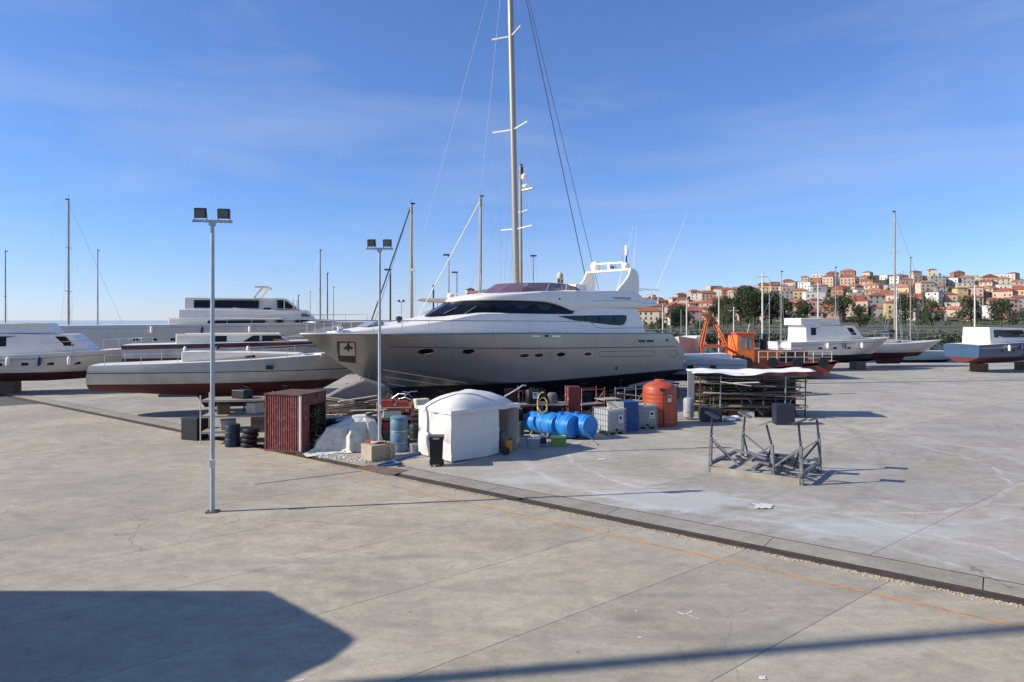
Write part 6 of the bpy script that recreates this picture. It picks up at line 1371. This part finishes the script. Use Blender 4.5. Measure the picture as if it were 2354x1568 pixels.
for row, (v0, ph_) in enumerate(((2.7, 0), (1.0, .3), (-.9, .1), (3.6, .45))):
    u = 1.2 + ph_
    while u < (22.5 if v0 < 3 else 13.5):
        p = YO + YU*(u + r4.uniform(-.15, .15)) + YV*(v0 + r4.uniform(-.3, .3)); px_ = CX + F*p.x/p.y; u += .62 if v0 > -.5 else .8
        zone = 'behind the plank heap' if px_ < 900 else 'behind the red rack' if px_ < 985 else 'behind the white tent' if px_ < 1190 else 'behind the black tank rack' if px_ < 1300 else 'behind the blue tanks' if px_ < 1385 else 'behind the caged containers' if px_ < 1480 else 'behind the orange tank' if px_ < 1570 else None
        if zone is None or (v0 > 3 and (px_ < 1190 or p.y < 31.8)): continue
        depth_w = 'below the keel' if row == 2 else 'deep under the hull' if row == 1 else 'at the edge of the hull shade' if row == 0 else 'in front of the hull'
        for tries in range(14):
            kind, cn_ = seq[zi % len(seq)]; zi += 1
            if row == 2 and kind in ('trestle', 'bucket'): continue
            lab = f'{cn_} {dict(drum="oil drum", box="storage box", trestle="trestle", bucket="bucket")[kind]} {depth_w} {zone}'
            if lab not in used_l: break
        used_l.add(lab)
        hmax = .55 if abs(v0) < 1.2 else .95
        if u > 19 and v0 > 0: hmax += .2
        if kind == 'drum': drum(lab, p, dk[cn_], min(.88, hmax))
        elif kind == 'box': lidbox(lab, p, dk[cn_], r4.uniform(.5, .85), r4.uniform(.6, 1.0)*hmax)
        elif kind == 'trestle' and hmax > .9: trestle(lab, p, dk[cn_])
        elif kind == 'trestle': lidbox(lab.replace('trestle', 'storage box'), p, dk[cn_], .6, .5)
        else: bucket(lab, p, dk[cn_])
# odds and ends around the shed, the tarpaulin and the tent
def ladder(label, a, b, m_):
    t = thing('ladder', label, 'ladder', (0, 0, 0)); a = Vector(a); b = Vector(b)
    for s_ in (-.2, .2): M().bar(a + Vector((s_, 0, 0)), b + Vector((s_, 0, 0)), .03, .06).obj('rail', m_, t)
    for k in range(1, 9): q = a.lerp(b, k/9); M().tube(q + Vector((-.2, 0, 0)), q + Vector((.2, 0, 0)), .015, n=6).obj('rung', m_, t)
def tyre(label, loc, z):
    o = M().lathe([(.17, 0), (.28, .01), (.32, .05), (.32, .13), (.28, .17), (.17, .18)], 20).obj('tyre', black, smooth=40); o.location = (loc[0], loc[1], z); tag(o, label, 'tyre', 'stacked tyres')
ladder('aluminium ladder leaning on the old sailing boat behind the red shed', (-7.2, 29.6, 0), (-7.0, 31.2, 2.6), galv)
ladder('rusty ladder leaning on the dinghy cover behind the plank heap', (-5.7, 28.4, 0), (-5.9, 29.9, 2.0), rust)
for k in range(4): tyre(['lowest tyre of the stack left of the red shed', 'second tyre of the stack left of the red shed', 'third tyre of the stack left of the red shed', 'topmost tyre of the stack left of the red shed'][k], (-10.6 + .03*k, 26.3, 0), .19*k)
for args in ((drum, 'black oil drum between the red shed and the tarpaulin', (-7.35, 27.2, 0), black), (drum, 'rusty oil drum behind the red shed', (-8.6, 28.6, 0), rust), (drum, 'navy oil drum left of the tyre stack', (-11.3, 26.4, 0), dk['navy']), (drum, 'dark green oil drum behind the blue grey drum', (-3.9, 26.5, 0), dk['dark green']), (trestle, 'rusty trestle beside the plank heap', (-8.3, 29.6, 0), rust), (trestle, 'dark trestle right of the tarpaulin heap', (-5.6, 26.4, 0), dark), (bucket, 'white bucket at the foot of the tarpaulin, shed side', (-7.75, 25.9, 0), offwhite), (bucket, 'grey bucket between the block and the tent', (-3.75, 25.0, 0), galv), (bucket, 'white bucket under the red rack', (-4.5, 26.9, 0), offwhite)): args[0](args[1], args[2], args[3])
for lab, p_, m_, w_, h_ in (('black storage box between drum and tent', (-3.55, 26.1, 0), black, .6, .7), ('brown storage box behind the tent corner', (-3.2, 27.2, 0), teak, .8, 1.1), ('dark grey storage box right of the tent opening', (.25, 28.0, 0), dark, .45, .7), ('black storage box right behind the tent opening', (.15, 29.4, 0), black, .6, 1.1), ('rusty storage box left of the plank heap', (-8.0, 27.9, 0), rust, .8, .8), ('grey storage box behind the drum by the lamp post', (-5.6, 27.9, 0), galv, .7, 1.0), ('dark green storage box behind the plank heap', (-6.2, 30.1, 0), dk['dark green'], .9, 1.0), ('black storage box left of the white post rack', (-13.6, 28.0, 0), black, .9, .9), ('navy storage box under the old sailing boat', (-9.6, 30.6, 0), dk['navy'], 1.1, .9), ('brown storage box under the old sailing boat, left of the navy one', (-11.5, 30.2, 0), teak, 1.0, .9)):
    lidbox(lab, p_, m_, w_, h_)
for k, (x, y, z, L_, a, lab) in enumerate(((-6.1, 26.7, 1.25, 2.2, .5, 'pale batten lying across the chest behind the tarpaulin'), (-5.9, 26.9, 1.4, 1.8, -.4, 'pale board lying askew behind the tarpaulin top'), (-6.6, 27.1, 1.1, 2.0, .1, 'grey board behind the tarpaulin, lowest'), (-.2, 28.6, 1.25, 1.3, .3, 'short board on the black box behind the tent'), (6.1, 33.0, 1.3, 1.6, .2, 'board lying on boxes behind the grey caged container'))):
    o = M().box((0, 0, 0), (L_, .16, .04), rot=Matrix.Rotation(.08*(k - 2), 3, 'Y')).obj('board', [mat('pale_plank', (.5, .45, .36), .85), wood][k % 2]); o.location = (x, y, z); o.rotation_euler = (0, 0, a); tag(o, lab, 'board')
# scaffold frames standing among the stores
def scaffold(label, loc, rz, w_, h_, m_):
    t = thing('scaffold_frame', label, 'scaffold', loc, rz)
    for sx in (-w_/2, w_/2):
        for sy in (-.35, .35): M().tube((sx, sy, 0), (sx, sy, h_), .022, n=6).obj('standard', m_, t)
    for z in (h_*.5, h_*.95):
        for sy in (-.35, .35): M().tube((-w_/2, sy, z), (w_/2, sy, z), .02, n=6).obj('ledger', m_, t)
    M().tube((-w_/2, -.35, .1), (w_/2, -.35, h_*.9), .018, n=6).obj('brace', m_, t); M().box((0, 0, h_*.5 + .04), (w_, .8, .04)).obj('deck_board', wood, t)
scaffold('red scaffold frame behind the blue tanks', (3.9, 33.0, 0), .5, 1.4, 1.7, redpost)
scaffold('grey scaffold frame behind the caged containers', (6.2, 34.2, 0), .6, 1.5, 1.6, galv)
scaffold('rusty scaffold frame left of the orange tank', (5.2, 32.0, 0), .3, 1.1, 1.5, rust)
scaffold('dark scaffold frame behind the plank heap under the bow', (-6.6, 31.6, 0), .4, 1.6, 1.9, dark)
scaffold('grey scaffold frame between the red rack and the tent', (-3.3, 28.6, 0), .7, 1.3, 1.6, galv)
scaffold('red scaffold frame right behind the red and white rack', (.9, 32.9, 0), .6, 1.4, 1.6, redpost)
# hauled out boats that close the yard right and left of the photograph
motor_boat('white motor boat ashore right of the orange barge', (27, 66, 0), R(12), 13, 4.2, .8, 2.9, 3.3, 1.6, [([(2, 2.9), (9.4, 2.9), (7.8, 4.5), (2, 4.6)], .36), ([(1.5, 4.6), (6.6, 4.6), (6.0, 5.3), (1.5, 5.3)], .33)], white_col, navy, 1.6, [([(2.6, 3.6), (8.0, 3.6), (7.4, 4.3), (2.6, 4.35)], .36)])
motor_boat('blue hulled motor boat ashore at the far right', (44, 64, 0), R(18), 12, 4.0, .8, 2.7, 3.2, 1.5, [([(2, 2.7), (8.6, 2.7), (7.0, 4.3), (2, 4.4)], .36)], (.05, .09, .16), bordeaux, 1.5, [([(2.6, 3.4), (7.2, 3.4), (6.7, 4.1), (2.6, 4.15)], .36)])
sailboat('white sailing boat ashore between two motor boats at right', (36, 71, 0), R(8), 12, 3.6, .9, 2.5, 2.9, [(6.2, 17, .11, 0, [(8, .8, 0), (12.5, .7, 0)], [(11.8, None, wire, .012)], alu)], white_col, bordeaux, 1.6)
sailboat('navy hulled sailing boat ashore at the far left', (-52, 66, 0), R(12), 12.5, 3.7, .9, 2.5, 2.9, [(6.4, 17.5, .11, 0, [(8, .8, 0), (12.5, .7, 0)], [(12.2, None, wire, .012)], alu)], (.02, .03, .07), bordeaux, 1.6)
motor_boat('white motor boat ashore left of the lamp post at far left', (-38, 45, 0), R(16), 12, 4.0, .8, 2.6, 3.1, 1.5, [([(2, 2.6), (8.6, 2.6), (7.0, 4.1), (2, 4.2)], .36), ([(1.6, 4.2), (6.0, 4.2), (5.4, 4.9), (1.6, 4.9)], .32)], white_col, bordeaux, 1.5, [([(2.6, 3.3), (7.2, 3.3), (6.7, 3.95), (2.6, 4.0)], .36)])
for k, (x, y, lab) in enumerate(((29, 66.5, 'stern of the white motor boat right of the barge'), (36, 68, 'bow of the white motor boat right of the barge'), (46.5, 65, 'stern of the blue motor boat'), (52.5, 67, 'bow of the blue motor boat'), (-35.5, 46, 'stern of the far left motor boat'), (-29.5, 47.7, 'bow of the far left motor boat'))):
    tag(M().box((x, y, .4), (1.2, 1.0, .8), .2).obj('keel_block', teak, bevel=.02), f'timber block carrying the {lab}', 'keel block', 'keel blocks of the outer boats')
sk = thing('reflector_skip', 'added rust red skip giving the bow a brown reflection', 'skip', (-3.6, 30.4, 0), .5)  # added so that its red reflects as brown in the bow
M().prism([(-1.2, -.7, .12), (1.2, -.7, .12), (1.6, -.7, 1.35), (-1.6, -.7, 1.35)], (0, 1.4, 0)).obj('body', mat('rust_red_paint', (.20, .055, .035), .65, var=.3, dirt=(.1, .05, .03), dirt_amt=.6, dscale=3), sk)
for sx in (-.8, 0, .8): M().box((sx, -.73, .75), (.08, .06, 1.1)).obj('rib', rust, sk)
for sx in (-1, 1): M().box((sx, 0, .06), (.2, 1.4, .12)).obj('skid', rust, sk)
for lab, p_, m_, w_, h_ in (('added black crate keeping light off the bow, left', (-7.7, 32.2, 0), black, 1.2, 1.2), ('added brown crate keeping light off the bow, middle', (-5.6, 32.4, 0), teak, 1.2, 1.1), ('added black crate keeping light off the bow, right', (-3.9, 32.6, 0), black, 1.2, 1.0), ('added dark green crate keeping light off the bow, tent side', (-2.0, 31.2, 0), dk['dark green'], 1.1, 1.2), ('added navy crate keeping light off the bow, behind the tent roof', (-1.0, 30.4, 0), dk['navy'], 1.0, 1.3), ('added dark grey crate keeping light off the bow, behind the red shed roof', (-10.2, 32.0, 0), dark, 1.4, 1.1)):
    lidbox(lab, p_, m_, w_, h_)  # dark crates added to lower the light reaching the bow bottom
# boats afloat beyond the quay, right and left of the photograph
for k, (x, d, L_, lab) in enumerate(((1880, 92, 10, 'white sailing boat afloat beyond the quay at right'), (2010, 98, 12, 'longer white sailing boat afloat at right, second from the barge'), (2170, 94, 11, 'white sailing boat afloat at far right'), (120, 95, 11, 'white sailing boat afloat at the far left'), (330, 104, 12, 'sailing boat afloat left of the big white motor yacht'))):
    q = at(x, HY, d); q.z = -1.6
    sailboat(lab, q, R(180 + 6*k), L_, 3.2, .3, 2.3, 2.7, [(L_*.52, 13.5 + k, .09, 0, [(6, .7, 0), (10, .6, 0)], [(L_*.98, None, wire, .012)], alu)], white_col, navy, 1.1, detail=True, keel=False)
# ---------------------------------------------------------------- things standing outside the picture at the left whose shadows fall into it
ho = thing('unseen_shadow_caster', 'unseen block left of the camera, shaped to cast the corner shadow', 'shadow caster', (0, 0, 0)); Hh = 5.2  # unseen stand-in block, roof outline shaped for the shadow it casts
cc = Vector((-2.42, 10.44, 0)) - Vector((math.cos(SUN_AZ), math.sin(SUN_AZ), 0))*(Hh/math.tan(SUN_EL))
e1 = Vector((-.757, .654, 0)); e2 = Vector((-.40, -.917, 0))
rc = .28; arc = [cc + e1*rc*1.0, cc + (e1 + e2)*rc*.22 , cc + e2*rc*1.0]
poly = [cc + e1*2.85 + Vector((-6, .0, 0)), cc + e1*2.85, *arc, cc + e2*.75, cc + e2*1.0 + Vector((-.12, 0, 0)), cc + e2*1.35 + Vector((-.2, 0, 0)), cc + e2*4.5 + Vector((-1.6, 0, 0)), cc + e2*4.5 + Vector((-7, 0, 0))]
M().prism([(p.x, p.y, Hh - .2) for p in poly], (0, 0, .2)).obj('roof', offwhite, ho)
pw = [p + (Vector((cc.x - 4, cc.y, 0)) - p)*.06 for p in poly]; M().prism([(p.x, p.y, 0) for p in pw], (0, 0, Hh - .21)).obj('wall', wm['cream'], ho)
q = cc + e2*2; M().box((q.x - 1.0, q.y - .2, 1.05), (.1, .9, 2.1), .4).obj('door', teak, ho)
mb_ = Vector((-22, 9.23 - 20.5*math.tan(SUN_AZ) , 0))
sailboat('sailing boat ashore left of the camera, its mast shading the front slabs', mb_ + Vector((0, 6, 0)), R(-90), 13, 3.8, .9, 2.4, 2.8, [(6, 21.5, .17, 0, [(10, .9, 0)], None, alu)], white_col, bordeaux, 1.5)
